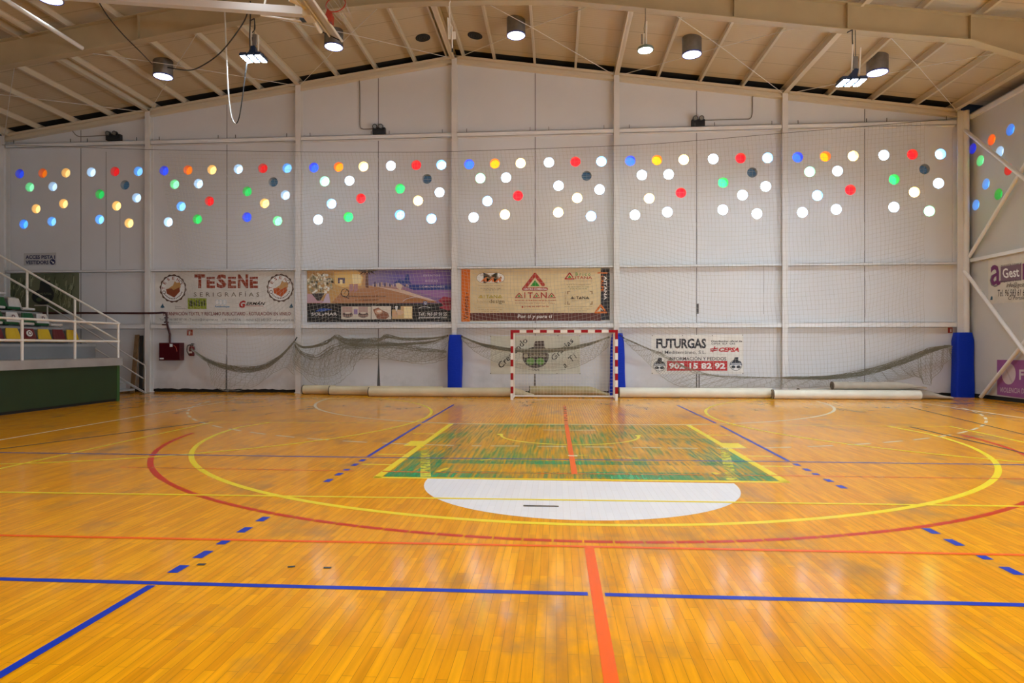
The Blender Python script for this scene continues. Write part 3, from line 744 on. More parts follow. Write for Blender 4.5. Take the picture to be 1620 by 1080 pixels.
# blue volleyball court
paint('blue_baseline', [seg(far(g2(930, 939.5), g2(-150, 912), 5), g2(930, 939.5), .055), seg(g2(957, 940.5), far(g2(957, 940.5), g2(1780, 961), 6), .055)], C_blu, 'bold blue line across the court')
paint('blue_sideline', [seg(g2(240, 926), far(g2(240, 926), g2(0, 1068), 5), .06), seg(g2(582, 722), g2(665, 671), .055), seg(g2(1247, 729), g2(1140, 673), .055), seg(g2(668, 669), g2(718, 640), .05), seg(g2(1132, 669), g2(1072, 641), .05)], C_blu, 'blue volleyball sidelines')
dq = []
for (u, v, L_) in ((283, 900, .15), (321, 877, .165), (353, 858, .10), (388, 838, .155), (415, 821, .15), (518, 760, .16), (533, 750, .15), (546, 743, .10), (559, 735, .16), (571, 728, .16),
                   (1473, 840, .16), (1511, 858, .165), (1558, 882, .09), (1602, 903, .16), (1260, 735, .15), (1276, 743, .15), (1292, 750, .10), (1311, 760, .15), (1330, 770, .16)):
    x, y = g2(u, v); x = -2.715 if u < 800 else 3.245
    dq.append([(x - .038, y - L_ / 2), (x + .038, y - L_ / 2), (x + .038, y + L_ / 2), (x - .038, y + L_ / 2)])
paint('blue_dash', dq, C_blu)
paint('blue_attack_line', [seg(g2(-140, 714), g2(595, 723.5), .05), seg(g2(595, 723.5), g2(1225, 730), .045), seg(g2(1225, 730), g2(1760, 737), .05)], C_bluw, 'thin faded blue line')
paint('yellow_cross_line', [seg(far(g2(1780, 803), g2(-150, 776.5), 3), far(g2(-150, 776.5), g2(1780, 803), 5), .05)], C_yel)
paint('orange_cross_line', [seg(far(g2(1780, 881), g2(-150, 844), 4), far(g2(-150, 844), g2(1780, 881), 5), .045)], C_org, 'orange line across the court')
paint('faint_orange_line', [seg(g2(190, 739), g2(560, 745), .04), seg(g2(605, 745.5), g2(680, 747), .045), seg(g2(690, 747), g2(1200, 752), .04), seg(g2(1200, 752), g2(1660, 758), .04)], C_orgw)
paint('orange_centre_line', [seg(far(g2(932, 866), g2(970, 1095), 6), g2(932, 866), .075), seg(g2(909, 750), g2(896, 672), .075)], C_org, 'orange line down the middle of the court')
paint('faded_centre_line', [seg(g2(896, 672), g2(893.5, 642), .075)], C_orgw)
paint('white_spot', [seg(g2(899, 720.8), g2(913, 721), .08)], C_whs)
paint('black_scuff', [seg(g2(828, 800), g2(884, 801), .05), seg(g2(312, 893), g2(325, 893), .04), seg(g2(455, 897), g2(467, 896), .03), seg(g2(512, 898), g2(524, 898), .03)], C_scuff)

# ================================================================== GOAL
gx, gy = -1.355, 18.2
gR, gW = P('goal_red', (.32, .003, .006), .35, spec=.2), P('goal_white', (.80, .76, .70), .35)
goal = root('handball_goal', (gx + 1.58, gy, 0), 'white handball goal with red striped posts in front of the end wall', 'goal')
def banded(seq, name, axis):
    m = MB(); t = 0
    for ln, c in seq:
        m.cur = c
        if axis == 'z': m.box(px_, px_ + .08, gy, gy + .08, t, t + ln)
        else: m.box(gx + t, gx + t + ln, gy, gy + .08, 2.0, 2.08)
        t += ln
    m.build(name, [gW, gR], goal)
pos = [(.20, 0)] + [(.2, 1), (.2, 0)] * 4 + [(.2, 1)]
for px_ in (gx, gx + 3.08): banded(pos, 'post', 'z')
bar = [(.27, 1)]; 
for k in range(13): bar.append((2.62 / 13, k % 2))
bar.append((.27, 1)); banded(bar, 'crossbar', 'x')
gd = .90
for x in (gx + .04, gx + 3.12):
    m = MB(); m.tube([(x, gy + .08, 2.03), (x, gy + gd - .03, 2.03), (x, gy + gd, 2.0), (x, gy + gd, .05), (x, gy + gd - .03, .03), (x, gy + .08, .03)], .028, 10); m.build('side_frame', gW, goal, smooth=True)
m = MB(); m.cyl((gx + .04, gy + gd, .05), (gx + 3.12, gy + gd, .05), .03, 10); m.build('back_bar', gW, goal, smooth=True)
m = MB(); r_ = .0032
def quadnet(m, f, nu, nv, r, sub=1):
    for i in range(nu + 1): m.tube([f(i / nu, j / (nv * sub)) for j in range(nv * sub + 1)], r, 3, caps=False)
    for j in range(nv + 1): m.tube([f(i / (nu * sub), j / nv) for i in range(nu * sub + 1)], r, 3, caps=False)
def sag(u, v): return .10 * math.sin(PI * u) * math.sin(PI * v)
quadnet(m, lambda u, v: (gx + .06 + 3.04 * u, gy + gd + .02 + sag(u, v) * .5, 2.0 - 1.93 * v), 30, 19, r_)
quadnet(m, lambda u, v: (gx + .06 + 3.04 * u, gy + .1 + (gd - .12) * v, 2.02 - sag(u, v) * .4), 30, 9, r_)
for x in (gx + .05, gx + 3.11): quadnet(m, lambda u, v, x=x: (x + .03 * math.sin(PI * u) * math.sin(PI * v), gy + .1 + (gd - .12) * u, 2.0 - 1.93 * v), 9, 19, r_)
m.build('goal_net', P('goal_twine', (.75, .72, .64), .8), goal)

# ================================================================== COLUMN PADS
def pad(cx, w0, w1, y0, y1, z0, z1, label, lean=0.0):
    m = MB(); rings = []; k = 9
    for q in range(k):
        t = q / (k - 1); z = z0 + (z1 - z0) * t; hw = w0 + (w1 - w0) * t + .007 * math.sin(9 * t + cx); dx = lean * t; rr = .05; ring_ = []
        ins = .03 if q == k - 1 else 0
        for (sx, sy, a0) in ((1, 1, 0), (-1, 1, PI / 2), (-1, -1, PI), (1, -1, 1.5 * PI)):
            for e in range(4):
                a = a0 + e * PI / 6; yc = (y0 + y1) / 2; hy = (y1 - y0) / 2
                ring_.append((cx + dx + sx * (hw - rr - ins) + rr * math.cos(a), yc + sy * (hy - rr - ins) + rr * math.sin(a), z))
        rings.append(ring_)
    n = 16; vs = [p for r in rings for p in r]
    fs = [(a * n + j, a * n + (j + 1) % n, (a + 1) * n + (j + 1) % n, (a + 1) * n + j) for a in range(k - 1) for j in range(n)] + [tuple(range((k - 1) * n, k * n)), tuple(range(n))[::-1]]
    m.add(vs, fs); return tag(m.build('safety_pad', M_pad, smooth=True), label, 'wall pad', 'blue pads wrapped round the wall columns')
pad(colx(3) + .02, .235, .225, D - .16, DW - .05, 0, 1.98, 'blue vinyl pad wrapped round the column left of the goal', .02)
pad(colx(4) + .02, .27, .20, D - .16, DW - .05, 0, 2.02, 'blue vinyl pad round the column behind the right goal post', .0)
pad(colx(6) + .02, .275, .25, D - .22, DW - .1, 0, 2.03, 'blue vinyl pad standing round the right corner column', -.0)

# ================================================================== ROLLED TARPAULINS
M_tarp = P('tan_tarp', (.66, .56, .36), .5, noise=.12, nscale=2.0, bump=.15); M_tarpw = P('cream_tarp', (.74, .70, .58), .5, noise=.1, nscale=2.0, bump=.15); M_tarpg = P('grey_tan_tarp', (.42, .37, .30), .55, noise=.15, nscale=2.5, bump=.2)
def roll(x0, x1, y, z, r, mat, label, flat_end=0, y1=None):
    m = MB(); n = 24; k = 24; vs = []; y1 = y if y1 is None else y1
    for i in range(k + 1):
        t = i / k; x = x0 + (x1 - x0) * t; fl_ = 1.0; ww = 1.0
        if flat_end and t > 1 - flat_end:
            q = (t - 1 + flat_end) / flat_end; fl_ = 1 - .72 * q * q * (3 - 2 * q); ww = 1 + .5 * q
        rr = r * (1 + .02 * math.sin(7 * t + x0)); yy = y + (y1 - y) * t; zz = z - r * (1 - fl_) if z <= r * 1.2 else z - r * (1 - fl_) * .5
        for j in range(n):
            a = 2 * PI * j / n; wob = 1 + (.12 * math.sin(5 * a + 9 * t) * (1 - fl_))
            vs.append((x, yy + rr * ww * math.cos(a), zz + rr * fl_ * wob * math.sin(a)))
    fs = [(i * n + j, i * n + (j + 1) % n, (i + 1) * n + (j + 1) % n, (i + 1) * n + j) for i in range(k) for j in range(n)] + [tuple(range(n))[::-1], tuple(range(k * n, (k + 1) * n))]
    mz = min(v[2] for v in vs)
    if z <= r * 1.2: vs = [(a, b, max(c, .002)) for a, b, c in vs]
    m.add(vs, fs); o = m.build('tarpaulin_roll', mat, smooth=True)
    # spiral end of the roll, plus a dark collar drawn as its shadow gap
    e = MB()
    for q in (.25, .5, .75): e.ring((x0 - .004, y, z), (-1, 0, 0), r * q - .006, r * q, .006, 20)
    e.ring((x0 - .012, y, z), (1, 0, 0), r * .96, r * 1.035, .03, 24)
    e.build('roll_end', P('roll_core_dark', (.10, .07, .05), .8), o)
    return tag(o, label, 'rolled tarpaulin', 'tarpaulin rolls along the foot of the end wall')
RZ = .15
xa = lambda u, y: wl(u, 600, y).x
roll(xa(482, 20.1), xa(530, 20.0), 20.0, RZ, RZ, M_tarp, 'short visible end of tan tarpaulin roll next to the column left of the blue pad')
roll(xa(522, 19.66), xa(700, 19.66), 19.66, RZ, RZ, M_tarp, 'tan tarpaulin roll whose left end shows between two others, left of the blue pad')
roll(xa(587, 19.44), xa(845, 19.44), 19.24, RZ - .005, RZ - .005, M_tarp, 'long tan tarpaulin roll passing the left blue pad into the goal', .12, 19.40)
roll(xa(838, 19.82), xa(964, 19.82), 19.86, RZ + .01, RZ, P('olive_tarp', (.46, .38, .20), .55, noise=.2, nscale=3, bump=.4), 'creased tan tarpaulin roll lying behind the goal net', .25)
roll(xa(979, 19.40), xa(1220, 19.45), 19.42, .155, .155, M_tarpw, 'long cream tarpaulin roll just right of the goal')
roll(xa(1222, 19.2), xa(1455, 19.2), 19.2, RZ - .01, RZ - .01, M_tarpw, 'cream tarpaulin roll with a clean cut end under the smaller roll')
roll(xa(1262, 19.56), xa(1500, 19.56), 19.52, RZ, RZ, M_tarpg, 'grey tan tarpaulin roll with a frayed flattened end by the corner pad', .2)
roll(xa(1313, 19.5), xa(1457, 19.5), 19.36, .405, .115, M_tarpg, 'smaller grey tan tarpaulin roll lying on top of the other rolls', .3)

# ================================================================== SAFETY NET
NY = D - .13
def nw(u, v, dy=0.0): return wl(u, v, NY + dy)
net = root('safety_net', (-3.4, NY, 0), 'large grey safety net hung along the end wall with gathered lower edge', 'net')
rope_px = [(3, 229), (120, 232.5), (235, 236.5), (470, 240), (600, 240.8), (717, 239.5), (975, 230.5), (1080, 224), (1240, 210.5), (1400, 197), (1512, 187)]
rope = [nw(*q) for q in rope_px]; m = MB(); m.tube(smooth_pts(rope, 4), .008, 6); m.build('rope', P('rope_dark', (.14, .13, .12), .8), net)
def interp(pts, x):
    for a, b in zip(pts, pts[1:]):
        if a[0] <= x <= b[0]: return a[1] + (b[1] - a[1]) * (x - a[0]) / max(b[0] - a[0], 1e-9)
    return pts[0][1] if x < pts[0][0] else pts[-1][1]
def xz(px): return [(nw(*q).x, nw(*q).z) for q in px]
def dens(px, n=6): return [(p.x, p.y) for p in smooth_pts([Vector((a, b, 0)) for a, b in px], n)]
G1 = [(303, 552), (330, 570), (360, 580), (392, 584), (420, 579), (445, 563), (466, 540)]
G2 = [(466, 540), (480, 549), (500, 547), (518, 541), (531, 533), (545, 537), (560, 539), (585, 538), (600, 537.5), (612, 532), (640, 536), (680, 535.5), (708, 531)]
G3 = [(731, 532), (760, 544), (800, 552), (850, 555), (900, 551), (935, 543), (963, 533)]
G4 = [(988, 535), (1020, 549), (1050, 562), (1085, 581), (1120, 592), (1170, 596), (1237, 597)]
G5 = [(1237, 597), (1300, 597), (1350, 592), (1400, 580), (1440, 566), (1465, 556)]
GP = []
for gset in (G1, G2, G3, G4, G5): GP += dens(gset, 4)
gz = xz(GP); tz = [(p.x, p.z) for p in smooth_pts(rope, 6)]
xL0, xL1 = nw(250, 240).x, nw(303, 552).x; xR1 = nw(1462, 556).x
ncol, nrow = 204, 54; grid = []
for i in range(ncol + 1):
    t = i / ncol; xb = xL1 + (xR1 - xL1) * t; xt = xL0 + (xR1 + .02 - xL0) * t
    zt, zb = interp(tz, xt), interp(gz, xb); col = []
    for j in range(nrow + 1):
        s = j / nrow; x = xt + (xb - xt) * s + .014 * math.sin(.9 * i + .35 * j) + .02 * math.sin(j * .5 + i * .11); z = zt + (zb - zt) * s + (.02 * math.sin(i * .23 + j * .3) + .05 * math.sin(i * .06 + 1.0) * s) * math.sin(PI * s)
        col.append(Vector((x, NY + .03 * math.sin(i * .15 + j * .22) * math.sin(PI * s), z)))
    grid.append(col)
m = MB(); rr = .0033
for c in grid: m.tube(c, rr, 3, caps=False)
for j in range(1, nrow): m.tube([grid[i][j] for i in range(ncol + 1)], rr, 3, caps=False)
m.build('net_panel', M_net, net)
rn = random.Random(11)
def fringe(gp, lp, ncol, nrow, jit, r=.0042, strands=5, spread=.05, mat=None, folds=0):
    """net hanging slack below the gathered edge"""
    a = [nw(*q) for q in dens(gp, 5)]; b = [nw(*q) for q in dens(lp, 5)]
    def samp(L_, t):
        f = t * (len(L_) - 1); k = min(int(f), len(L_) - 2); return L_[k].lerp(L_[k + 1], f - k)
    g_ = []
    for i in range(ncol + 1):
        t = i / ncol; p, q = samp(a, t), samp(b, t); c = []
        for j in range(nrow + 1):
            s = j / nrow; o = p.lerp(q, s)
            k = math.sin(PI * s) if nrow > 1 else 0
            c.append(o + Vector((jit * math.sin(2.1 * i + 1.3 * j) * (.3 + k), -.05 + .07 * math.sin(i * .7 + j * .4), jit * math.sin(1.7 * i + .9 * j + folds * t * 9) * (.3 + k))))
        g_.append(c)
    m = MB()
    for c in g_: m.tube(c, r, 3, caps=False)
    for j in range(nrow + 1): m.tube([g_[i][j] for i in range(ncol + 1)], r if j < nrow else r * 1.8, 3, caps=False)
    m.build('slack_net', mat or M_slack, net)
    m = MB()
    for k in range(strands):
        ph = rn.uniform(0, 9); sp = rn.uniform(-spread, spread); pts = []
        for i, p in enumerate(a):
            e = math.sin(PI * i / (len(a) - 1)) * .8 + .2
            pts.append(p + Vector((0, -.03 + .03 * math.sin(i * 1.3 + ph), sp * e + .02 * math.sin(i * .8 + ph) * e)))
        m.tube(pts, .0065, 4, caps=False)
    for k in range(strands * 60):   # short crossing meshes of the gathered part
        t = rn.random() * .97; p, q = samp(a, t), samp(a, min(1, t + rn.uniform(.008, .03))); e = math.sin(PI * t) * .8 + .2
        m.tube([p + Vector((0, rn.uniform(-.07, .0), rn.uniform(-spread, spread) * e)), q + Vector((0, rn.uniform(-.07, .0), rn.uniform(-spread, spread) * e))], .004, 3, caps=False)
    m.build('gathered_net', M_netk, net)
fringe(G1, [(306, 554), (326, 570), (335, 592), (340, 612), (362, 618), (395, 614), (420, 600), (440, 586), (455, 581), (466, 592)], 40, 9, .03, strands=14, spread=.10)
fringe(G2, [(466, 573), (480, 585), (498, 594), (515, 596), (535, 590), (552, 576), (563, 562), (572, 558), (600, 562), (640, 572), (675, 575), (706, 568)], 74, 9, .045, strands=12, spread=.08, folds=2)
fringe([(466, 545), (480, 560), (500, 566), (520, 556), (545, 545), (575, 545), (612, 546), (660, 552), (706, 556)], [(466, 580), (478, 592), (500, 608), (520, 611), (540, 603), (556, 588), (566, 572), (575, 567), (612, 568), (660, 572), (706, 565)], 66, 8, .04, strands=6, spread=.16, folds=3)
fringe([(531, 533), (545, 542), (560, 545), (600, 545), (640, 544), (680, 541), (708, 532)], [(540, 545), (550, 552), (570, 551), (600, 550), (640, 549), (680, 545), (708, 533)], 60, 4, .03, strands=14, spread=.05)
fringe(G3, [(731, 536), (752, 556), (790, 574), (850, 586), (905, 582), (940, 566), (962, 548)], 56, 9, .025, strands=14, spread=.07)
fringe(G4, [(988, 540), (1012, 562), (1035, 584), (1058, 603), (1085, 612), (1160, 612), (1237, 612)], 56, 9, .03, strands=3, spread=.05)
fringe(G5 + [(1485, 550), (1503, 547)], [(1237, 612), (1290, 612), (1330, 609), (1380, 608), (1412, 603), (1440, 596), (1452, 596), (1461, 606), (1470, 608), (1478, 594), (1492, 578), (1501, 566), (1503, 552)], 70, 10, .03, strands=18, spread=.11)
m = MB(); m.tube([nw(1440, 566), nw(1470, 556), nw(1503, 547.5)], .016, 6); m.tube([nw(466, 540), nw(470, 533)], .02, 6); m.tube([nw(988, 535), nw(980, 530)], .02, 6)
kn = nw(1504, 547.5); m.tube([kn, (kn.x + .03, DW + .01, kn.z + .01)], .03, 8)
for q in ((708, 531), (731, 532), (963, 533)): p = nw(*q); m.sphere((p.x, p.y, p.z), .035, 8, 6)
build_each(m, 'net_tie', P('tie_dark', (.04, .04, .035), .8), net)

# ================================================================== BANNERS ON THE END WALL
K = lambda n, c, r=.55: P(n, c, r)
B_blk, B_wht = K('print_black', (.015, .015, .018)), K('print_white', (.86, .86, .85))
B_brown, B_rust, B_dred, B_grey = K('print_brown', (.09, .045, .03)), K('print_rust', (.30, .05, .022)), K('print_dark_red', (.20, .012, .015)), K('print_grey', (.22, .20, .19))

# --- printing firm
b1 = sheet('advertising_banner', BACK, [(246, 430.5), (465.5, 429.5), (465.5, 513), (246, 513.5)], crumple_mat('banner_white', (.74, .72, .68)), 'white advertising banner with two round seals and dark red lettering', 'banner')
G = Gfx(BACK, b1, (230, 410, 4.696))
def seal(cx, cy, rx, ry, brown, orange):
    pts = []
    for k in range(96):
        a = 2 * PI * k / 96; q = 1 + .035 * math.sin(a * 16); pts.append((cx + rx * q * math.cos(a), cy + ry * q * math.sin(a)))
    G.poly(pts, brown, 1, 'seal'); G.ell(cx, cy, rx * .90, ry * .90, B_wht, 2, 'seal'); G.ell(cx, cy, rx * .60, ry * .60, K('seal_ring', (.8, .78, .74)), 3, 'seal')
    for k, ch in enumerate('TESENE'):
        a = math.radians(-198 + 30 * k) + .35; G.text(ch, cx + rx * .74 * math.cos(a) - 9, cy + ry * .74 * math.sin(a) - 11, cx + rx * .74 * math.cos(a) + 9, cy + ry * .74 * math.sin(a) + 11, B_rust, .02, lvl=4, ang=a + PI / 2)
    for k in range(15):
        a = math.radians(22 + 9.6 * k); G.ell(cx + rx * .74 * math.cos(a), cy + ry * .74 * math.sin(a), 4, 5.5, brown, 4, 'seal', 6)
    for a in (-.65, 2.75): G.ell(cx + rx * .74 * math.cos(a), cy + ry * .74 * math.sin(a), 13, 13, brown, 4, 'seal'); G.ell(cx + rx * .74 * math.cos(a), cy + ry * .74 * math.sin(a), 9, 9, B_wht, 5, 'seal')
    G.poly([(cx - .50 * rx, cy - .02 * ry), (cx - .35 * rx, cy + .02 * ry), (cx - .15 * rx, cy - .12 * ry), (cx, cy - .2 * ry), (cx + .15 * rx, cy - .52 * ry), (cx + .3 * rx, cy - .4 * ry), (cx + .55 * rx, cy - .45 * ry), (cx + .6 * rx, cy - .1 * ry), (cx + .5 * rx, cy + .05 * ry), (cx, cy + .2 * ry)], K('seal_tan', (.55, .30, .10)), 6, 'seal')
    G.poly([(cx - .52 * rx, cy + .05 * ry), (cx - .1 * rx, cy + .0 * ry), (cx + .05 * rx, cy + .12 * ry), (cx + .5 * rx, cy - .08 * ry), (cx + .55 * rx, cy + .2 * ry), (cx + .12 * rx, cy + .66 * ry), (cx - .45 * rx, cy + .38 * ry)], orange, 7, 'seal')
seal(207, 217, 97, 103, B_brown, K('seal_orange', (.26, .06, .02))); seal(1003, 213, 98, 103, B_brown, K('seal_bright', (.50, .09, .015)))
x = 366
for ch, wd, big in (('T', 80, 1), ('E', 62, 0), ('S', 74, 1), ('E', 62, 0), ('N', 78, 1), ('E', 62, 0)):
    G.text(ch, x, 112 if big else 131, x + wd, 215, B_rust, .045); 
    G.line([(x - 4, 150), (x + wd + 2, 146)], 2.5, B_wht, 5, 'stencil_gap'); x += wd + 11
G.text('SERIGRAFÍAS', 362, 238, 848, 277, K('print_olive', (.13, .10, .06)), .004, spacing=1.7)
G.rect(316, 289, 456, 370, K('logo_lime', (.30, .38, .03)), 1, 'logo'); G.rect(330, 305, 352, 350, K('logo_moss', (.06, .08, .02)), 2, 'logo')
for k, (q, h_) in enumerate(((358, 30), (376, 40), (396, 44), (416, 34), (434, 40))): G.rect(q, 345 - h_, q + 12, 348, K('logo_moss', (.06, .08, .02)), 2, 'logo')
for q in (535, 562, 590): G.ell(q, 318, 15, 20, K('logo_pale_blue', (.55, .66, .74)), 1, 'logo'); G.ell(q, 318, 11, 16, B_wht, 2, 'logo')
G.text('Rotuloschapas', 519, 343, 628, 362, K('logo_blue', (.06, .25, .48)), .03)
G.text('G', 698, 306, 748, 362, K('logo_red', (.45, .02, .015)), .05, .25); G.text('ERMÁN', 750, 312, 893, 340, B_blk, .03, .35)
G.line([(742, 346), (880, 348)], 3, K('logo_red', (.45, .02, .015)), 2, 'logo')
for q in (128, 1084):
    G.poly([(q - 16, 358), (q - 3, 338), (q + 4, 326), (q + 8, 342), (q + 18, 358), (q, 362)], K('logo_teal', (.03, .10, .17)), 2, 'logo')
G.text('Diseños', 224, 347, 268, 356, B_grey); G.text('Personalizados', 224, 360, 306, 370, B_grey)
G.text('ESTANPACIÓN TEXTIL Y RECLAMO PUBLICITARIO - ROTULACIÓN EN VINILO', 134, 384, 1081, 417, B_dred, .012)
G.text('Tel/fax 96 587 07 08 - Tesene@dragonet.es', 106, 438, 540, 460, B_grey); G.text('LA NUCÍA', 575, 436, 712, 458, B_grey, .008, spacing=1.2); G.text('móvil: 620 640 047 - www.tesene.es', 752, 438, 1104, 460, B_grey)
G.text('estampados', 162, 466, 272, 474, B_grey); G.done()

# --- beach hotel
b2 = sheet('advertising_banner', BACK, [(486, 426.8), (713.6, 425.8), (713.6, 509), (486, 509.6)], B_blk, 'photo print advertising banner of a beach promenade with black lower band', 'banner')
G = Gfx(BACK, b2, (480, 420, 6.75)); xa0, xa1 = G.w(42, 0)[0], G.w(1580, 0)[0]
G.rect(42, 46, 1580, 403, ramp_print('beach_print', 'X', xa0, xa1, [(0, (.50, .30, .12)), (.28, (.66, .40, .14)), (.5, (.50, .27, .18)), (.72, (.33, .19, .36)), (1, (.16, .10, .34))]), 1, 'photo_print')
G.rect(690, 46, 1580, 215, ramp_print('dusk_sky', 'X', G.w(690, 0)[0], xa1, [(0, (.30, .25, .42)), (.35, (.17, .14, .42)), (.7, (.28, .16, .42)), (1, (.12, .08, .32))]), 2, 'photo_print')
G.poly([(960, 190), (1010, 155), (1035, 145), (1075, 165), (1100, 90), (1125, 95), (1135, 175), (1165, 195)], K('mountain_blue', (.04, .07, .28)), 3, 'photo_print')
G.poly([(1040, 205), (1580, 205), (1580, 262), (1180, 262)], K('sea_blue', (.035, .06, .27)), 3, 'photo_print')
G.poly([(1180, 262), (1580, 262), (1580, 360), (1400, 340)], K('surf_violet', (.34, .18, .42)), 3, 'photo_print')
G.poly([(770, 225), (1060, 255), (1440, 395), (1060, 400), (300, 400), (420, 270)], K('sand_tan', (.48, .24, .12)), 3, 'photo_print')
G.poly([(770, 222), (1070, 262), (1430, 380), (1330, 372), (1010, 282)], K('wall_cream', (.72, .54, .42)), 4, 'photo_print')
G.poly([(1100, 330), (1230, 345), (1430, 395), (1060, 400)], K('sand_brown', (.40, .17, .06)), 4, 'photo_print')
for q in range(22):
    x = 740 + q * 18; hh = rn.uniform(14, 46); G.rect(x, 222 - hh * (1 if q < 12 else .6), x + rn.uniform(8, 16), 226, [K('town_pale', (.55, .48, .52)), K('town_dark', (.10, .08, .16)), K('town_warm', (.62, .42, .28))][q % 3], 4, 'photo_print')
G.poly([(330, 70), (590, 60), (640, 130), (620, 215), (420, 230), (340, 200)], K('terrace_glow', (.85, .60, .22)), 2, 'photo_print')
G.poly([(520, 90), (600, 90), (625, 130), (615, 190), (530, 195)], K('window_glow', (.95, .82, .48)), 3, 'photo_print')
G.rect(372, 130, 445, 190, K('town_dark', (.10, .08, .16)), 3, 'photo_print'); G.rect(390, 150, 420, 200, K('window_glow', (.95, .82, .48)), 4, 'photo_print')
for q in (492, 540): G.poly([(q, 200), (q + 42, 196), (q + 44, 262), (q + 4, 290)], K('chair_mauve', (.46, .25, .26)), 4, 'photo_print')
G.poly([(668, 80), (694, 80), (698, 240), (664, 232)], K('palm_trunk', (.17, .09, .07)), 5, 'photo_print')
for dx, dy in ((-120, -5), (-85, 40), (-45, 60), (45, 62), (95, 35), (120, -5), (60, -25), (-60, -25)):
    G.poly([(682, 62), (682 + dx * .5, 60 + dy * .3 - 12), (682 + dx, 62 + dy), (682 + dx * .5, 66 + dy * .3)], K('palm_leaf', (.05, .035, .03)), 6, 'photo_print')
for k in range(150):
    a, q = rn.uniform(0, 2 * PI), math.sqrt(rn.random()); x, y = 178 + 150 * q * math.cos(a), 195 + 110 * q * math.sin(a)
    if x < 52: continue
    rd = rn.uniform(8, 17); G.ell(x, y, rd, rd, [K('petal_cream', (.85, .80, .62)), K('petal_white', (.92, .90, .82)), K('petal_shade', (.34, .30, .16)), K('petal_tan', (.62, .50, .30))][k % 4], 5 + (k % 3), 'photo_print', 8)
G.poly([(90, 300), (230, 295), (180, 378), (150, 372)], K('vase_dark', (.06, .05, .05)), 8, 'photo_print'); G.poly([(42, 300), (92, 305), (150, 378), (205, 372), (215, 400), (42, 400)], K('cloth_pink', (.56, .36, .44)), 4, 'photo_print'); G.poly([(250, 300), (275, 300), (290, 400), (205, 400)], K('cloth_lilac', (.62, .52, .66)), 5, 'photo_print')
for pts in ([(985, 190), (1025, 185), (1062, 215), (1040, 262), (1000, 240)],): G.poly(pts, K('shell_cream', (.72, .58, .46)), 6, 'photo_print')
G.poly([(1440, 372), (1500, 330), (1580, 345), (1580, 470), (1550, 480), (1450, 450), (1500, 425)], K('flower_red', (.40, .045, .075)), 6, 'photo_print'); G.poly([(1480, 380), (1580, 370), (1580, 410), (1520, 440)], K('flower_dark', (.22, .02, .04)), 7, 'photo_print')
G.ell(447, 292, 44, 46, B_blk, 7, 'lettering'); G.ell(447, 292, 36, 39, K('terrace_ink', (.58, .34, .14)), 8, 'lettering'); G.line([(425, 322), (490, 352)], 7, B_blk, 9, 'lettering'); G.line([(470, 250), (440, 300)], 5, B_blk, 9, 'lettering')
G.text('ueremos compartir tus ilusiones', 480, 316, 884, 342, B_blk, 0, .3, lvl=9); G.text('en un espacio único', 556, 356, 806, 380, B_blk, 0, .3, lvl=9)
for t, x0, x1, y0 in (('EVENTOS', 1283, 1462, 96), ('BODAS', 1305, 1438, 155), ('COMUNIONES', 1240, 1508, 216)): G.text(t, x0, y0, x1, y0 + 20, K('print_lilac', (.70, .62, .74)), .01, spacing=1.2, lvl=9)
for k in range(12):
    a0, a1 = PI + .25 + k * .2, PI + .25 + (k + 1) * .2
    G.line([(1230 + 170 * math.cos(a0), 400 + 65 * math.sin(a0)), (1230 + 170 * math.cos(a1), 400 + 65 * math.sin(a1))], 5, K('print_lilac', (.70, .62, .74)), 9, 'logo')
    G.line([(1297 + 66 * math.cos(a0), 462 + 22 * math.sin(a0)), (1297 + 66 * math.cos(a1), 462 + 22 * math.sin(a1))], 5, B_wht, 5, 'logo')
G.rect(1282, 380, 1322, 420, K('logo_blue_dark', (.03, .06, .25)), 9, 'logo'); G.text('Q', 1288, 386, 1318, 416, B_wht, .03, lvl=10)
G.poly([(130, 488), (180, 460), (230, 455), (315, 468), (260, 478), (220, 488)], K('wave_blue', (.035, .10, .42)), 2, 'logo')
G.text('SOLyMAR', 88, 502, 362, 542, B_wht, .01, lvl=4); G.text('GRAN HOTEL & SPA', 98, 550, 362, 560, K('print_steel', (.4, .4, .42)), lvl=4, spacing=1.3)
T1, T2, T3 = K('thumb_pink', (.52, .36, .32)), K('thumb_cream', (.72, .66, .56)), K('thumb_gold', (.68, .46, .22))
G.rect(405, 437, 722, 573, T2, 2, 'thumbnail'); G.rect(415, 440, 525, 520, T1, 3, 'thumbnail'); G.rect(590, 440, 690, 515, T1, 3, 'thumbnail')
for q in (475, 640):
    G.ell(q, 525, 55, 30, K('thumb_dark', (.08, .055, .05)), 4, 'thumbnail'); G.ell(q, 505, 34, 10, T2, 5, 'thumbnail')
    for e in range(5): G.ell(q - 44 + 22 * e, 535, 9, 13, K('thumb_chair', (.35, .22, .18)), 6, 'thumbnail', 10)
G.rect(540, 465, 580, 520, K('thumb_violet', (.30, .22, .45)), 4, 'thumbnail')
G.rect(728, 432, 938, 573, K('thumb_linen', (.74, .68, .60)), 2, 'thumbnail'); G.poly([(745, 470), (800, 448), (850, 480), (905, 505), (918, 545), (880, 572), (790, 568), (765, 520)], K('thumb_bronze', (.30, .12, .07)), 3, 'thumbnail')
G.ell(805, 492, 42, 26, K('thumb_copper', (.62, .36, .24)), 4, 'thumbnail'); G.ell(812, 488, 25, 14, K('thumb_plate', (.82, .72, .62)), 5, 'thumbnail')
G.rect(948, 432, 1165, 570, T3, 2, 'thumbnail'); G.rect(948, 432, 1040, 470, B_blk, 3, 'thumbnail'); G.poly([(980, 432), (1012, 432), (998, 500), (994, 560), (990, 500)], B_wht, 4, 'thumbnail')
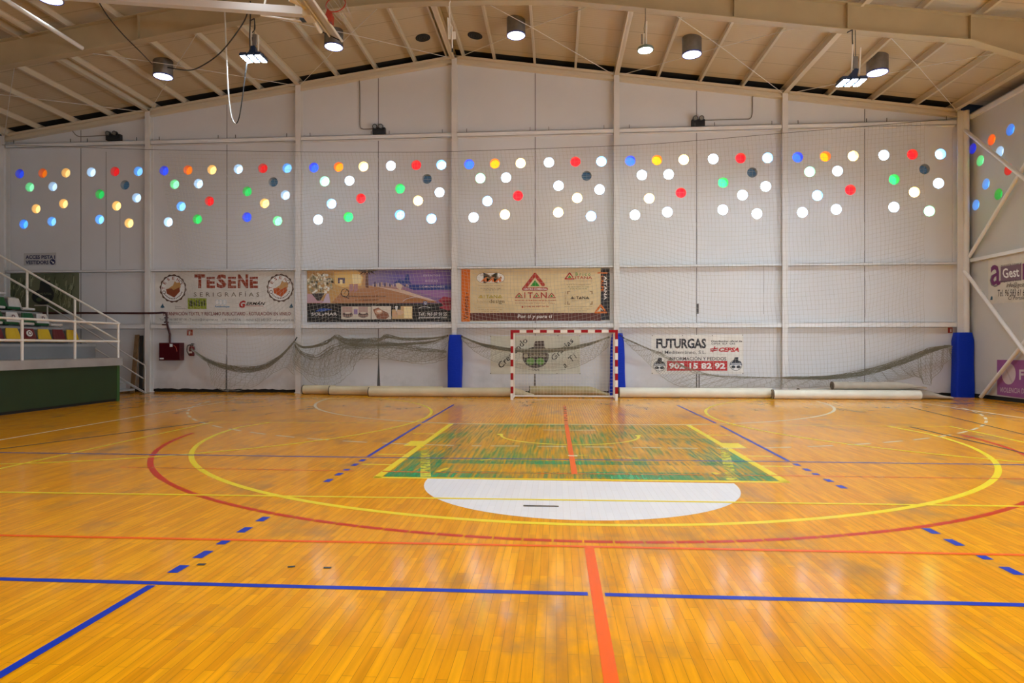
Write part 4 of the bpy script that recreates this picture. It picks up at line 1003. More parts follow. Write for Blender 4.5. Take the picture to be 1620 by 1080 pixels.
G.ell(1030, 500, 42, 26, K('thumb_hand', (.75, .52, .34)), 5, 'thumbnail'); G.ell(980, 525, 32, 26, K('thumb_hand2', (.70, .44, .26)), 5, 'thumbnail'); G.rect(1075, 440, 1160, 560, K('window_glow', (.95, .82, .48)), 3, 'thumbnail')
G.text('Telf.: 965 87 50 55', 1230, 500, 1532, 534, B_wht, .012, lvl=4); G.text('granhotelsolymar.com', 1230, 540, 1532, 570, B_wht, .012, lvl=4); G.done()

# --- shopping centre
b3 = sheet('advertising_banner', BACK, [(730, 425), (964.5, 423.5), (964.5, 506.5), (730, 508.5)], crumple_mat('banner_cream', (.72, .58, .34)), 'cream shopping centre banner with orange left edge and red triangle logo', 'banner')
G = Gfx(BACK, b3, (725, 420, 6.612)); M_or, M_br = K('print_orange', (.70, .16, .012)), K('print_maroon', (.115, .028, .022)); M_rd, M_gn, M_ol = K('print_red', (.44, .035, .022)), K('print_green', (.02, .26, .02)), K('print_mustard', (.52, .40, .05))
M_nv, M_pl = K('print_navy', (.018, .018, .028)), K('print_sepia', (.34, .20, .10))
G.rect(33, 42, 125, 586, M_or, 1, 'stripe'); G.rect(125, 495, 1490, 577, M_br, 1, 'stripe'); G.rect(1490, 25, 1584, 571, M_nv, 1, 'stripe')
G.text('Visítenos -', -58, 395, 222, 445, B_blk, .008, ang=-PI / 2, spacing=1.1)
G.text('Por tí y para tí', 620, 512, 985, 560, B_wht, .008, .12)
def tri(cx, cy, w_, h_, mat, th, core=None, lvl=3):
    G.line([(cx - w_ * .5, cy + h_ * .5), (cx, cy - h_ * .5)], th, mat, lvl, 'logo'); G.line([(cx, cy - h_ * .5), (cx + w_ * .36, cy + h_ * .2)], th, mat, lvl + 1, 'logo'); G.line([(cx - w_ * .5, cy + h_ * .5), (cx + w_ * .5, cy + h_ * .5)], th, mat, lvl + 2, 'logo')
    for (a, b) in ((cx - w_ * .5, cy + h_ * .5), (cx, cy - h_ * .5), (cx + w_ * .36, cy + h_ * .2), (cx + w_ * .5, cy + h_ * .5)): G.ell(a, b, th / 2, th / 2, mat, lvl + 3, 'logo', 14)
    if core: G.poly([(cx, cy - h_ * .12), (cx + w_ * .21, cy + h_ * .30), (cx - w_ * .21, cy + h_ * .30)], core, lvl, 'logo')
tri(803, 170, 235, 152, M_rd, 36, M_gn); G.text('CENTRO COMERCIAL', 684, 236, 930, 256, B_wht, .02, lvl=8)
def aitana(x0, y0, x1, y1, mat, th, core):
    w_ = (x1 - x0) / 5.0; h_ = y1 - y0
    for k, ch in enumerate('AITAN A'.replace(' ', '')):
        xa_ = x0 + (x1 - x0) * (0, .235, .315, .44, .635, .80)[k]; wd = (x1 - x0) * (.215, .05, .13, .185, .15, .20)[k]
        if ch == 'A': tri(xa_ + wd / 2, (y0 + y1) / 2, wd * .86, h_ - th, mat, th, core)
        else: G.text(ch, xa_, y0 - th / 3, xa_ + wd * (.45 if ch == 'I' else 1), y1 + th / 3, mat, .02)
aitana(590, 283, 1020, 340, M_rd, 9, M_gn)
G.text('www.aitanacalpe.com', 588, 354, 1022, 374, M_rd, .02, spacing=1.1); G.text('N-332 Entrada Calpe Sur - Calpe', 598, 386, 1010, 402, K('print_rose', (.42, .16, .12)), .004); G.text('(+34) 96 587 54 56', 690, 420, 946, 440, M_rd, .015); G.ell(672, 432, 8, 11, M_rd, 3, 'logo')
for k in range(2): G.ell(265 if k == 0 else 410, 130, 76 - 0, 54, M_pl, 1, 'logo')
G.rect(265, 76, 410, 184, M_pl, 1, 'logo'); G.rect(265, 80, 410, 180, B_wht, 2, 'logo'); G.ell(265, 130, 72, 50, B_wht, 2, 'logo'); G.ell(410, 130, 72, 50, B_wht, 2, 'logo')
G.text('GALERIAS', 228, 92, 352, 110, M_pl, lvl=4); 
for q in (230, 305, 380): G.poly([(q, 170), (q + 60, 118), (q + 78, 118), (q + 66, 138), (q + 72, 170), (q + 44, 170), (q + 46, 148), (q + 26, 170)], M_or, 4, 'logo')
G.text('AITANA', 290, 114, 458, 138, M_pl, .03, lvl=5)
G.text('www.galerias-aitana.es', 208, 203, 470, 217, M_pl); G.text('Av. Gabriel Miró, 13 - Calpe', 234, 232, 444, 246, B_brown); G.text('(+34) 965 83 17 39', 262, 250, 424, 264, B_brown)
aitana(210, 307, 462, 340, M_ol, 6, M_ol); G.text('home', 198, 354, 322, 396, K('print_pale', (.56, .42, .22)), .004); G.text('design', 326, 354, 482, 404, K('print_khaki', (.20, .14, .06)), .004)
G.text('www.aitana-home-design.es', 204, 430, 480, 444, K('print_pale', (.56, .42, .22))); G.text('C/. Madrid 108 - Benidorm - Calpe', 214, 456, 464, 468, M_pl); G.text('(+34) 96 583 57 39', 248, 474, 424, 486, M_pl)
tri(1164, 108, 92, 62, M_rd, 13, M_gn); G.text('Brico', 1226, 72, 1384, 106, M_gn, .006, spacing=1.5); G.text('ITANA', 1224, 112, 1400, 142, M_rd, .012)
G.text('www.bricoaitana.com', 1132, 190, 1384, 204, M_pl); G.text('Av. Vall de Laguart 15 - Calpe', 1146, 216, 1370, 230, K('print_fern', (.12, .16, .05))); G.text('(+34) 96 583 47 36', 1170, 238, 1346, 252, K('print_fern', (.12, .16, .05)))
G.line([(1106, 160), (1408, 160)], 3, M_pl, 2, 'logo')
for (a, b, sx, sy) in ((1140, 266, 1, 1), (1404, 266, -1, 1), (1140, 408, 1, -1), (1404, 408, -1, -1)): G.rect(min(a, a + 30 * sx), min(b, b + 9 * sy), max(a, a + 30 * sx), max(b, b + 9 * sy), M_pl, 2, 'logo'); G.rect(min(a, a + 11 * sx), min(b, b + 34 * sy), max(a, a + 11 * sx), max(b, b + 34 * sy), M_pl, 2, 'logo')
aitana(1172, 323, 1370, 350, B_blk, 5, B_blk); G.text('BAÑOS Y COCINAS', 1190, 362, 1350, 370, M_pl); G.text('PROYECTOS', 1052, 331, 1192, 347, M_pl, ang=-PI / 2)
G.text('www.proyectosaitana.com', 1110, 422, 1402, 436, M_pl); G.text('C/. Benidorm 24 - Calpe', 1138, 448, 1372, 460, M_pl); G.text('(+34) 96 583 84 82', 1170, 468, 1342, 480, M_pl)
G.text('AITANA', 1413, 219, 1663, 249, B_wht, .02, ang=PI / 2, lvl=6); G.text('CALPE', 1422, 174, 1588, 202, M_or, .015, ang=PI / 2, lvl=6)
G.rect(1456, 70, 1560, 84, M_or, 4, 'logo'); tri(1490, 452, 116, 76, M_or, 18, None, 5); G.line([(1470, 478), (1492, 445), (1508, 470)], 6, B_wht, 9, 'logo'); G.done()

# --- gas distributor
b4 = sheet('advertising_banner', BACK, [(1030.5, 530), (1176, 529), (1176, 591), (1030.5, 591.5)], crumple_mat('banner_offwhite', (.78, .76, .72)), 'white gas company banner with red telephone number bar', 'banner')
G = Gfx(BACK, b4, (1000, 520, 8.1)); M_rd2 = K('print_bar_red', (.52, .02, .025)); M_ink = K('print_ink', (.02, .022, .035))
G.text('FUTURGAS', 308, 124, 948, 252, M_ink, .035, spacing=.96); G.text('del Mediterráneo, S.L.', 308, 278, 945, 328, M_ink, .006)
G.text('Distribuidor oficial de', 1014, 146, 1408, 170, M_ink, .02); G.text('CEPSA  ELF  GAS', 1014, 178, 1318, 202, M_ink, .02, spacing=1.2)
G.text('CEPSA', 1108, 238, 1368, 294, K('print_crimson', (.50, .01, .02)), .05, .3)
for a0, b0, a1, b1 in ((998, 262, 1100, 248), (1000, 284, 1098, 270), (1030, 300, 1060, 226)): G.line([(a0, b0), (a1, b1)], 15, K('print_crimson', (.50, .01, .02)), 3, 'logo')
G.text('INFORMACIÓN Y PEDIDOS', 470, 350, 1205, 404, M_ink, .014); G.rect(446, 410, 1218, 536, M_rd2, 1, 'stripe'); G.text('902 15 82 92', 470, 436, 1192, 514, B_wht, .035)
for cx, cy in ((350, 452), (1328, 442)):
    G.ell(cx, cy + 22, 80, 70, M_ink, 1, 'logo'); G.ell(cx, cy + 22, 74, 64, B_wht, 2, 'logo'); G.poly([(cx - 62, cy - 6), (cx - 28, cy - 40), (cx - 16, cy - 78), (cx + 36, cy - 80), (cx + 44, cy - 36), (cx + 66, cy - 6)], M_ink, 3, 'logo')
    G.rect(cx + 30, cy - 78, cx + 50, cy - 34, B_wht, 5, 'logo'); G.rect(cx - 76, cy - 8, cx + 74, cy + 22, K('logo_slate', (.16, .18, .24)), 4, 'logo'); G.text('FUTURGAS', cx - 60, cy, cx + 60, cy + 15, B_wht, .02, lvl=6)
    for e in (-34, 34): G.ell(cx + e, cy + 46, 28, 19, M_ink, 5, 'logo')
for q in ((256, 88), (644, 86), (1026, 86), (1414, 80), (256, 570), (1418, 572)): G.ell(q[0], q[1], 6, 6, M_cable, 3, 'eyelet', 10)
G.done()
# --- local futsal club
b5 = sheet('club_banner', BACK, [(776, 531.3), (917, 531), (918, 591), (776, 591.5)], crumple_mat('banner_sage', (.66, .655, .55)), 'pale handwritten thank-you banner with bell shaped club badge behind the goal', 'banner')
G = Gfx(BACK, b5, (770, 510, 6.75)); BR, GL = K('badge_brown', (.075, .05, .045)), K('badge_green', (.14, .36, .06))
G.poly([(500, 265), (505, 222), (520, 200), (612, 196), (618, 262), (640, 300), (662, 345), (660, 370), (385, 370), (385, 322), (440, 300)], BR, 1, 'badge')
G.ell(522, 372, 138, 112, K('badge_dark', (.035, .035, .035)), 2, 'badge'); G.poly([(384, 330), (440, 300), (500, 268), (616, 262), (662, 345), (660, 388), (384, 388)], BR, 3, 'badge')
for e in (470, 572): G.ell(e, 414, 46, 36, GL, 4, 'badge')
G.rect(512, 385, 528, 455, K('badge_dark', (.035, .035, .035)), 5, 'badge'); G.text('CALPE FUTSAL', 455, 338, 634, 366, K('badge_sand', (.46, .40, .26)), .02, lvl=6); G.ell(418, 354, 22, 22, K('badge_sand', (.46, .40, .26)), 5, 'badge')
G.text('CALPE', 482, 492, 562, 512, B_blk, .02)
G.text('Creciendo', 70, 290, 484, 356, B_blk, .012, .1, ang=-.80); G.text('Gracias', 654, 256, 954, 316, B_blk, .012, .1, ang=-.78); G.text('a Ti', 796, 374, 968, 440, B_blk, .012, .1, ang=-.74, spacing=1.3)
for q in ((42, 146), (760, 140), (994, 142), (42, 544), (750, 544), (996, 546)): G.ell(q[0], q[1], 5, 5, M_cable, 3, 'eyelet', 10)
G.done()
# --- green poster and direction sign in the left corner
b6 = sheet('club_poster', BACK, [(6, 432), (125.5, 431.5), (125.5, 497), (6, 497)], ramp_print('poster_olive', 'X', wl(6, 460).x, wl(125, 460).x, [(0, (.10, .115, .06)), (.4, (.17, .185, .11)), (.7, (.11, .125, .06)), (1, (.19, .205, .13))]), 'dark green poster with streaks and a bell shaped badge behind the bleacher rail', 'poster')
G = Gfx(BACK, b6, (0, 430, 6.75)); sk = [K('streak_pale', (.40, .43, .28)), K('streak_mid', (.30, .34, .18)), K('streak_dark', (.05, .07, .03))]
for k in range(130):
    x, y = rn.uniform(50, 800), rn.uniform(20, 360)
    if 330 < x < 590 and 70 < y < 360: continue
    l = rn.uniform(40, 120); l = min(l, 385 - y); G.line([(x, y), (x - rn.uniform(-4, 10), y + l * .5), (x - rn.uniform(0, 26), y + l)], rn.uniform(4, 10), sk[k % 3], 1 + k % 3, 'streak')
BG = K('badge_charcoal', (.018, .02, .02))
G.poly([(425, 190), (435, 100), (540, 92), (545, 160), (580, 215), (580, 270), (350, 270), (355, 225)], BG, 5, 'badge'); G.ell(460, 268, 115, 80, BG, 6, 'badge'); G.text('CALPE FUTSAL', 390, 222, 560, 246, K('badge_olive', (.16, .18, .10)), .02, lvl=8)
for e in (425, 505): G.ell(e, 295, 32, 22, K('badge_moss', (.07, .10, .04)), 7, 'badge')
G.done()
b7 = sheet('direction_sign', BACK, [(38, 400.5), (89, 399.5), (89, 419), (38, 420)], K('sign_grey_white', (.52, .52, .53)), 'pale wall sign with dark blue lettering above the green poster', 'sign', .006)
G = Gfx(BACK, b7, (0, 360, 4.5), .006); NVY = K('sign_navy', (.018, .022, .10))
G.text('ACCES PISTA I', 184, 196, 394, 223, NVY, .035); G.text('VESTIDORS', 184, 234, 348, 261, NVY, .035); G.ell(376, 244, 20, 20, NVY, 3, 'arrow'); G.line([(366, 236), (386, 253)], 6, B_wht, 4, 'arrow'); G.poly([(388, 240), (388, 255), (374, 255)], B_wht, 5, 'arrow'); G.done()

# ================================================================== BANNERS ON THE RIGHT WALL
b8 = sheet('advertising_banner', RIGHT, [(1564, 411.5), (1640, 396), (1640, 476), (1564, 480.5)], crumple_mat('banner_bone', (.68, .65, .58)), 'white consultancy banner with purple lettering on the right side wall', 'banner')
G = Gfx(RIGHT, b8, (1460, 360, 3.6)); PU, PG = K('print_purple', (.16, .025, .13)), K('print_mauve', (.20, .12, .17))
G.text('a', 390, 212, 446, 328, PU, .012); G.text('G', 384, 262, 430, 338, K('print_dim', (.20, .18, .18)), 0, lvl=2)
G.poly([(446, 222), (565, 206), (565, 297), (446, 312)], PG, 1, 'logo'); G.poly([(570, 205), (640, 195), (640, 288), (570, 297)], PU, 1, 'logo')
G.text('Gest', 458, 228, 552, 284, B_wht, .02, lvl=4, ang=-.10); G.text('asesoría integral', 448, 203, 566, 217, B_blk, ang=-.12); G.text('seguros y fiscal', 448, 296, 566, 310, B_blk, ang=-.09)
G.text('info@gestcalpe.es', 480, 308, 660, 346, B_blk, 0, .25, ang=-.03); G.text('Tel. 96 583 61 61 - 96 583', 430, 350, 680, 388, B_blk, 0, .25, ang=-.03); G.text('C/ Portalet, 37', 490, 388, 630, 412, B_blk, 0, .25, ang=-.03)
G.poly([(386, 412), (392, 390), (400, 392), (400, 412)], K('logo_teal', (.03, .10, .17)), 2, 'logo'); G.done()
b9 = sheet('campaign_banner', RIGHT, [(1578, 569), (1650, 570), (1650, 634), (1578, 624)], crumple_mat('banner_violet', (.30, .09, .30)), 'purple campaign banner with white circle low on the right side wall', 'banner')
G = Gfx(RIGHT, b9, (1460, 360, 3.6)); LV = K('print_lavender', (.62, .54, .60)); G.ell(492, 832, 40, 61, LV, 1, 'emblem'); G.poly([(470, 800), (476, 796), (516, 880), (508, 886)], K('print_fold', (.52, .45, .5)), 2, 'emblem')
G.text('F', 552, 808, 580, 866, LV, .03); G.text('VIOLENCIA DE GÉNERO', 442, 908, 690, 944, LV, .006, ang=.06); G.done()

# ================================================================== FIRE EQUIPMENT
M_hose = P('cabinet_red', (.085, .006, .010), .35); M_pipe = P('pipe_maroon', (.055, .012, .012), .4); M_ext = P('extinguisher_red', (.15, .010, .012), .3)
a, b = wl(251.5, 542, DW - .24), wl(285, 570, DW - .24)
hc = root('fire_hose_cabinet', (a.x, DW, b.z), 'dark red fire hose cabinet on the wall beside the left column', 'fire hose cabinet')
m = MB(); m.box(a.x, b.x, DW - .24, DW, b.z, a.z); m.build('body', M_hose, hc, bevel=.01)
m = MB(); m.box(a.x + .03, b.x - .03, DW - .252, DW - .241, b.z + .03, a.z - .03); d_ = m.build('door', P('cabinet_door', (.070, .005, .009), .2), hc)
m = MB(); m.box(a.x + .40, a.x + .50, DW - .258, DW - .253, a.z - .14, a.z - .04); m.box(a.x + .04, a.x + .18, DW - .258, DW - .253, b.z + .04, b.z + .09); m.build('sticker', M_white, d_)
m = MB(); m.tube([(a.x + .50 + .16 * math.sin(t), DW - .256, a.z - .32 + .24 * math.cos(t)) for t in [.2 + .13 * k for k in range(11)]], .008, 6); m.build('seal_cord', P('cord_orange', (.5, .06, .02), .5), d_)
pz = wl(75, 495, D - .09).z
xp = wl(263.5, 500, D - .09).x
m = MB(); m.tube(smooth_pts([wl(40, 494.5, D - .09), wl(160, 495, D - .09), wl(240, 495.2, D - .09), Vector((xp - .12, D - .09, pz - .0)), Vector((xp, D - .10, pz - .06)), Vector((xp, D - .10, pz - .3))], 5) + [Vector((xp, DW - .12, pz - .75)), Vector((xp, DW - .12, a.z))], .036, 10)
fp = m.build('water_pipe', M_pipe, smooth=True); tag(fp, 'dark maroon water pipe running along the wall down to the hose cabinet', 'pipe')
m = MB(); m.ring((xp, D - .1, pz - .36), (0, 0, 1), .03, .075, .05); m.ring((xp, D - .1, pz - .2), (0, 0, 1), .03, .07, .04); m.cyl((xp, D - .1, pz - .42), (xp - .12, D - .16, pz - .42), .02, 8)
m.build('valve', M_pipe, fp)
m = MB()
for u in (128, 208): q = wl(u, 495, D - .09); m.box(q.x - .02, q.x + .02, D - .09, DW, q.z - .02, q.z + .02)
m.build('bracket', M_pipe, fp)
c = wl(303.5, 553, DW - .14); q0, q1 = wl(303, 563, DW - .14).z, wl(303, 543.5, DW - .14).z
fe = root('fire_extinguisher', (c.x, DW - .14, q0), 'dark red fire extinguisher hung on the wall right of the hose cabinet', 'fire extinguisher')
m = MB(); r_ = .085; m.tube([(c.x, c.y, q0), (c.x, c.y, q0 + .02), (c.x, c.y, q1 - .13), (c.x, c.y, q1 - .09), (c.x, c.y, q1 - .06)], [r_ * .9, r_, r_, r_ * .7, .03], 16); m.build('cylinder', M_ext, fe, smooth=True)
m = MB(); m.box(c.x - .04, c.x + .05, c.y - .05, c.y + .02, q1 - .07, q1 - .03); m.box(c.x - .02, c.x + .10, c.y - .03, c.y, q1 - .02, q1 + .01); m.build('valve_head', M_black, fe)
m = MB(); m.tube(smooth_pts([(c.x - .03, c.y - .03, q1 - .04), (c.x - .13, c.y - .04, q1 - .08), (c.x - .15, c.y - .04, q1 - .25), (c.x - .10, c.y - .04, q0 + .08), (c.x - .07, c.y - .04, q0 + .02)], 5), .016, 8); m.build('hose', M_black, fe)
m = MB(); m.box(c.x - .05, c.x + .06, c.y - .092, c.y - .086, q0 + .10, q0 + .16); m.build('sticker', M_white, fe)
m = MB(); m.box(c.x - .03, c.x + .03, c.y + .06, DW, q1 - .2, q1 - .1); m.build('bracket', M_black, fe)
def firesign(u0, v0, u1, v1, label):
    a, b = wl(u0, v0), wl(u1, v1); m = MB(); m.box(a.x, b.x, DW - .012, DW - .001, b.z, a.z); o = m.build('fire_sign', P('sign_red', (.36, .03, .015), .4)); tag(o, label, 'sign')
    m = MB(); cx, w_, h_ = (a.x + b.x) / 2, b.x - a.x, a.z - b.z
    m.box(cx - w_ * .14, cx + w_ * .10, DW - .014, DW - .0125, b.z + h_ * .15, b.z + h_ * .68); m.box(cx - w_ * .06, cx + w_ * .04, DW - .014, DW - .0125, b.z + h_ * .68, b.z + h_ * .85); m.build('pictogram', M_white, o)
firesign(296, 521.5, 305, 530.5, 'small red extinguisher sign above the fire extinguisher'); firesign(1499.5, 518, 1508.5, 526.5, 'small red fire sign under the lower rail near the right corner pad')

# plank and dark board leaning beside the left column
a, b = wl(217.5, 530, DW - .05), fl(209, 622); b = Vector((b.x, 20.0, 0)); b.x = wl(208.5, 622, 20.0).x
def lean(pa, pb, wd, th, mat, name, label, cat):
    pa, pb = Vector(pa), Vector(pb); ax = (pa - pb).normalized(); sx = Vector((1, 0, 0)); sx = (sx - ax * sx.dot(ax)).normalized(); nn = ax.cross(sx)
    m = MB(); m.hexa([pb + sx * e * wd / 2 + nn * f * th / 2 for e, f in ((-1, -1), (1, -1), (1, 1), (-1, 1))], [pa + sx * e * wd / 2 + nn * f * th / 2 for e, f in ((-1, -1), (1, -1), (1, 1), (-1, 1))])
    lo = min(v[2] for v in m.v); m.v = [(x, y, z - lo) for x, y, z in m.v]; tag(m.build(name, mat), label, cat)
lean((a.x, DW - .06, a.z), (b.x, 20.02, 0), .14, .05, P('plank_brown', (.22, .13, .06), .6, noise=.2, nscale=6), 'wooden_plank', 'long brown wooden plank leaning on the wall left of the column', 'plank')
lean((wl(224.5, 531, DW).x, DW - .03, wl(223, 531, DW).z), (wl(221, 622, 20.3).x, 20.36, 0), .12, .03, P('board_dark', (.03, .028, .026), .7), 'dark_board', 'dark board leaning on the wall between the plank and the column', 'board')

# ================================================================== CEILING LAMPS
LZ = -.24
def lamp_proto():
    x, y = 0.0, 0.0
    o = root('ceiling_lamp', (0, 0, 0), 'lamp', 'ceiling lamp', 'round high bay ceiling lamps')
    m = MB(); r = .275; n = 32
    m.tube([(0, 0, .0), (0, 0, .02), (0, 0, .50)], [r - .012, r, r], n, caps=False); m.disc((0, 0, .06), (0, 0, 1), r - .005, .01, n); m.build('housing', M_galv, o, smooth=True)
    m = MB(); m.ring((0, 0, -.012), (0, 0, 1), r - .02, r + .006, .03, n); m.build('rim', M_rim, o)
    m = MB(); m.add([(0, 0, -.004)] + [((r - .018) * math.cos(2 * PI * k / n), (r - .018) * math.sin(2 * PI * k / n), -.002) for k in range(n)], [(0, 1 + (k + 1) % n, 1 + k) for k in range(n)]); m.build('diffuser', M_lens, o)
    li = bpy.data.lights.new('lamp_light', 'AREA'); li.shape = 'DISK'; li.size = .5; li.energy = LAMP_W; li.color = LAMP_COL; li.spread = math.radians(LAMP_SPREAD)
    lo = bpy.data.objects.new('lamp_light', li); COL.objects.link(lo); lo.parent = o; lo.location = (0, 0, -.016)
    return o
lp0 = lamp_proto(); used = False
LN = ['round galvanised ceiling lamp in the bay left of the hanging cable loop', 'round galvanised ceiling lamp partly hidden by the folded backboard', 'round galvanised ceiling lamp just right of the ridge strut',
      'round galvanised ceiling lamp right of the green glowing disc lamp', 'round galvanised ceiling lamp beside the right floodlight']
LPX = [(258, 121), (528, 74), (816.5, 56), (1094.5, 86), (1388, 115)]
WATT = [.14, .52, .95, 1.0, .85]
def place_lamp(x, y, label, power=1.0):
    global used
    o = lp0 if not used else copy_tree(lp0); used = True
    o.location = (x, y, zs(x) + LZ); o['label'] = label
    k = min(range(5), key=lambda q: abs(x - LXR[q]))
    for ch in o.children:
        if ch.type == 'LIGHT': ch.data = ch.data.copy(); ch.data.energy = LAMP_W * WATT[k] * power
    return o
LXR = (-12.0, -6.65, -1.18, 3.9, 9.0)
LX = []
for (u, v), lab in zip(LPX, LN):
    r = ray(u, v); t = 5.0
    while CAMH + t * r.z < zs(t * r.x) + LZ and t < 40: t += .01
    LX.append(t * r.x); place_lamp(t * r.x, t * r.y, lab, .22)
place_lamp(LX[0], 13.75, 'round ceiling lamp cut off by the top edge at upper left, before the portal beam')
for y in (13.1, 8.6, 3.8, -1.2, -6.2, -11.2, -16.2, -20.5):
    for k, x in enumerate(LX):
        if k == 0 and y > 5: continue
        if y == 13.1 and k in (1, 2, 3, 4): pass
        place_lamp(x, y, 'round galvanised ceiling lamp in the rows nearer than the portal beam', .4 if y > 12 else 1.0 if y > 6 else 1.12)

def throw(o, x, y, z, sx, sy, watt, col, tilt, spread):
    li = bpy.data.lights.new('lamp_light', 'AREA'); li.shape = 'RECTANGLE'; li.size = sx; li.size_y = sy; li.energy = watt; li.color = col; li.spread = math.radians(spread)
    q = bpy.data.objects.new('lamp_light', li); COL.objects.link(q); q.parent = o; q.location = Vector((x, y, z)) - o.location; q.rotation_euler = (math.radians(tilt), 0, 0)

# LED floodlights hung from the portal beam
def flood(u, v, label, skew):
    p = wl(u, v, FY - .1); x, y, z = p.x, p.y, p.z
    hz = fz(x) - .025
    o = root('led_floodlight', (x, FY - .1, hz), label, 'floodlight', 'triple LED floodlights hung from the portal beam')
    y -= .18
    for k in (-1, 0, 1):
        m = MB(); cx = x + k * .195
        m.box(cx - .082, cx + .082, y - .02, y + .40, z + .004, z + .06)
        for q in range(7): m.box(cx - .08, cx + .08, y + .02 + q * .055, y + .035 + q * .055, z + .06, z + .10)
        md = m.build('led_module', P('flood_navy', (.01, .03, .09), .4), o)
        m = MB(); m.box(cx - .062, cx + .062, y - .005, y + .385, z - .004, z + .003); m.build('lens', M_led, md)
    throw(o, x, y + .19, z - .02, .55, .38, FLOOD_W * (.55 if x < 0 else 1.0), (.66, .85, 1.0), 24, 125)
    m = MB(); m.box(x - .26, x + .26, y + .16, y + .22, z + .10, z + .125)
    m.hexa([(x - .10, y + .10, z + .125), (x + .10, y + .10, z + .125), (x + .10, y + .28, z + .125), (x - .10, y + .28, z + .125)], [(x - .05 + skew, y + .14, z + .32), (x + .05 + skew, y + .14, z + .32), (x + .05 + skew, y + .22, z + .32), (x - .05 + skew, y + .22, z + .32)])
    m.build('driver_box', P('flood_navy', (.01, .03, .09), .4), o)
    m = MB()
    for dx in (-.05, .13): m.cyl((x + dx + skew * .5, y + .18, z + .2), (x + dx + skew * .8, y + .18, hz - .30 - abs(dx)), .018, 8)
    m.build('hanger_tube', M_rail, o)
    m = MB(); m.box(x - .02 + skew * .6, x + .08 + skew * .6, y + .16, y + .20, z + .34, z + .62); m.build('gear_plate', M_galv, o)
    m = MB(); m.tube(smooth_pts([(x + .02, FY - .1, hz), (x + .03, y + .2, hz - .25), (x - .05 + skew, y + .18, z + .62), (x + .02 + skew, y + .18, z + .30)], 5), .012, 6); m.tube([(x + .02, FY - .1, hz), (x - .10, FY - .1, hz - .06)], .015, 6)
    m.tube([(x + skew, y + .18, z + .3), (x + skew * .6 + .03, FY - .1, hz)], .008, 5)
    m.build('wire', M_cable, o)
FLOOD_W = 160
flood(401, 93, 'triple LED floodlight hanging between the cable loop and the folded backboard', 0.0)
flood(1347, 131, 'triple LED floodlight hanging beside the right round ceiling lamp', .10)
p = wl(1021, 80, FY - .1); x, y, z = p.x, p.y, p.z; hz = fz(x) - .025
o = root('disc_lamp', (x, FY - .1, hz), 'thin round disc lamp with greenish glow hanging on a tube from the portal beam', 'hanging lamp')
m = MB(); m.ring((x, y, z), (0, 0, 1), .165, .20, .035, 32); m.disc((x, y, z + .03), (0, 0, 1), .19, .03, 32); m.cyl((x, y, z + .06), (x, y, z + .14), .09, 16, .05); m.build('housing', P('disc_green_grey', (.16, .22, .18), .4), o)
m = MB(); m.disc((x, y, z - .002), (0, 0, 1), .168, .008, 32); m.build('lens', M_ledg, o)
throw(o, x, y, z - .02, .3, .3, 105, (.78, .96, .94), 20, 125)
m = MB(); m.cyl((x + .02, y, z + .1), (x + .03, y, z + .72), .017, 8); m.cyl((x - .04, y, z + .1), (x - .03, y, z + .42), .014, 8); m.build('hanger_tube', M_rail, o)
m = MB(); m.box(x - .10, x - .07, y - .01, y + .01, z + .16, z + .40); m.build('gear_plate', M_galv, o)
m = MB(); m.tube([(x - .01, y, z + .12), (x - .03, y, z + .55), (x, y, z + .75), (x, FY - .1, hz)], .008, 6); m.build('wire', M_cable, o)
# bare suspension bracket near the ridge
p0 = wl(711, -6, FY - .14); hz = fz(p0.x) - .025
o = root('hanging_bracket', (p0.x, FY - .1, hz), 'empty white lamp bracket dangling near the ridge strut', 'bracket')
m = MB()
for (ua, va, ub, vb) in ((711, 4, 712, 62), (708.5, 28, 710, 62), (715, 42, 715.5, 76)): m.cyl(wl(ua, va, FY - .13), wl(ub, vb, FY - .13), .017, 8)
m.cyl((p0.x + .02, FY - .12, hz), wl(711, 6, FY - .13), .014, 8)
m.cyl(wl(709, 29, FY - .13), wl(715, 43, FY - .13), .014, 6); m.cyl(wl(710, 61, FY - .13), wl(712, 61, FY - .13), .014, 6); m.build('hanger_tube', M_rail, o)
a, b = wl(716.5, 50, FY - .11), wl(721, 62, FY - .11); m = MB(); m.box(a.x, b.x, FY - .12, FY - .10, b.z, a.z); m.build('plate', M_rail, o)
m = MB(); q = wl(715.5, 77, FY - .13); m.cyl(q, q + Vector((0, 0, -.08)), .022, 8); m.build('plug', M_black, o)
# round openings in the liner
for (u, v, lab) in ((669, 59.5, 'round dark vent in the roof liner left of the ridge'), (751.5, 56, 'round dark vent in the roof liner right of the ridge')):
    r = ray(u, v); t = 5.0
    while CAMH + t * r.z < zs(t * r.x) + T and t < 40: t += .005
    c = Vector((t * r.x, t * r.y, zs(t * r.x) + T)); ax = Vector((-.14 if c.x > X0 else .14, 0, -1)).normalized()
    m = MB(); m.disc(c + ax * .002, ax, .235, .012, 28); o = m.build('ceiling_vent', P('vent_black', (.012, .012, .013), .7)); tag(o, lab, 'vent', 'dark round roof vents')
    m = MB()
    for rr_ in (.07, .13, .19): m.ring(c + ax * .014, ax, rr_ - .012, rr_, .008, 24)
    m.build('grille', P('vent_grille', (.03, .03, .03), .5), o)

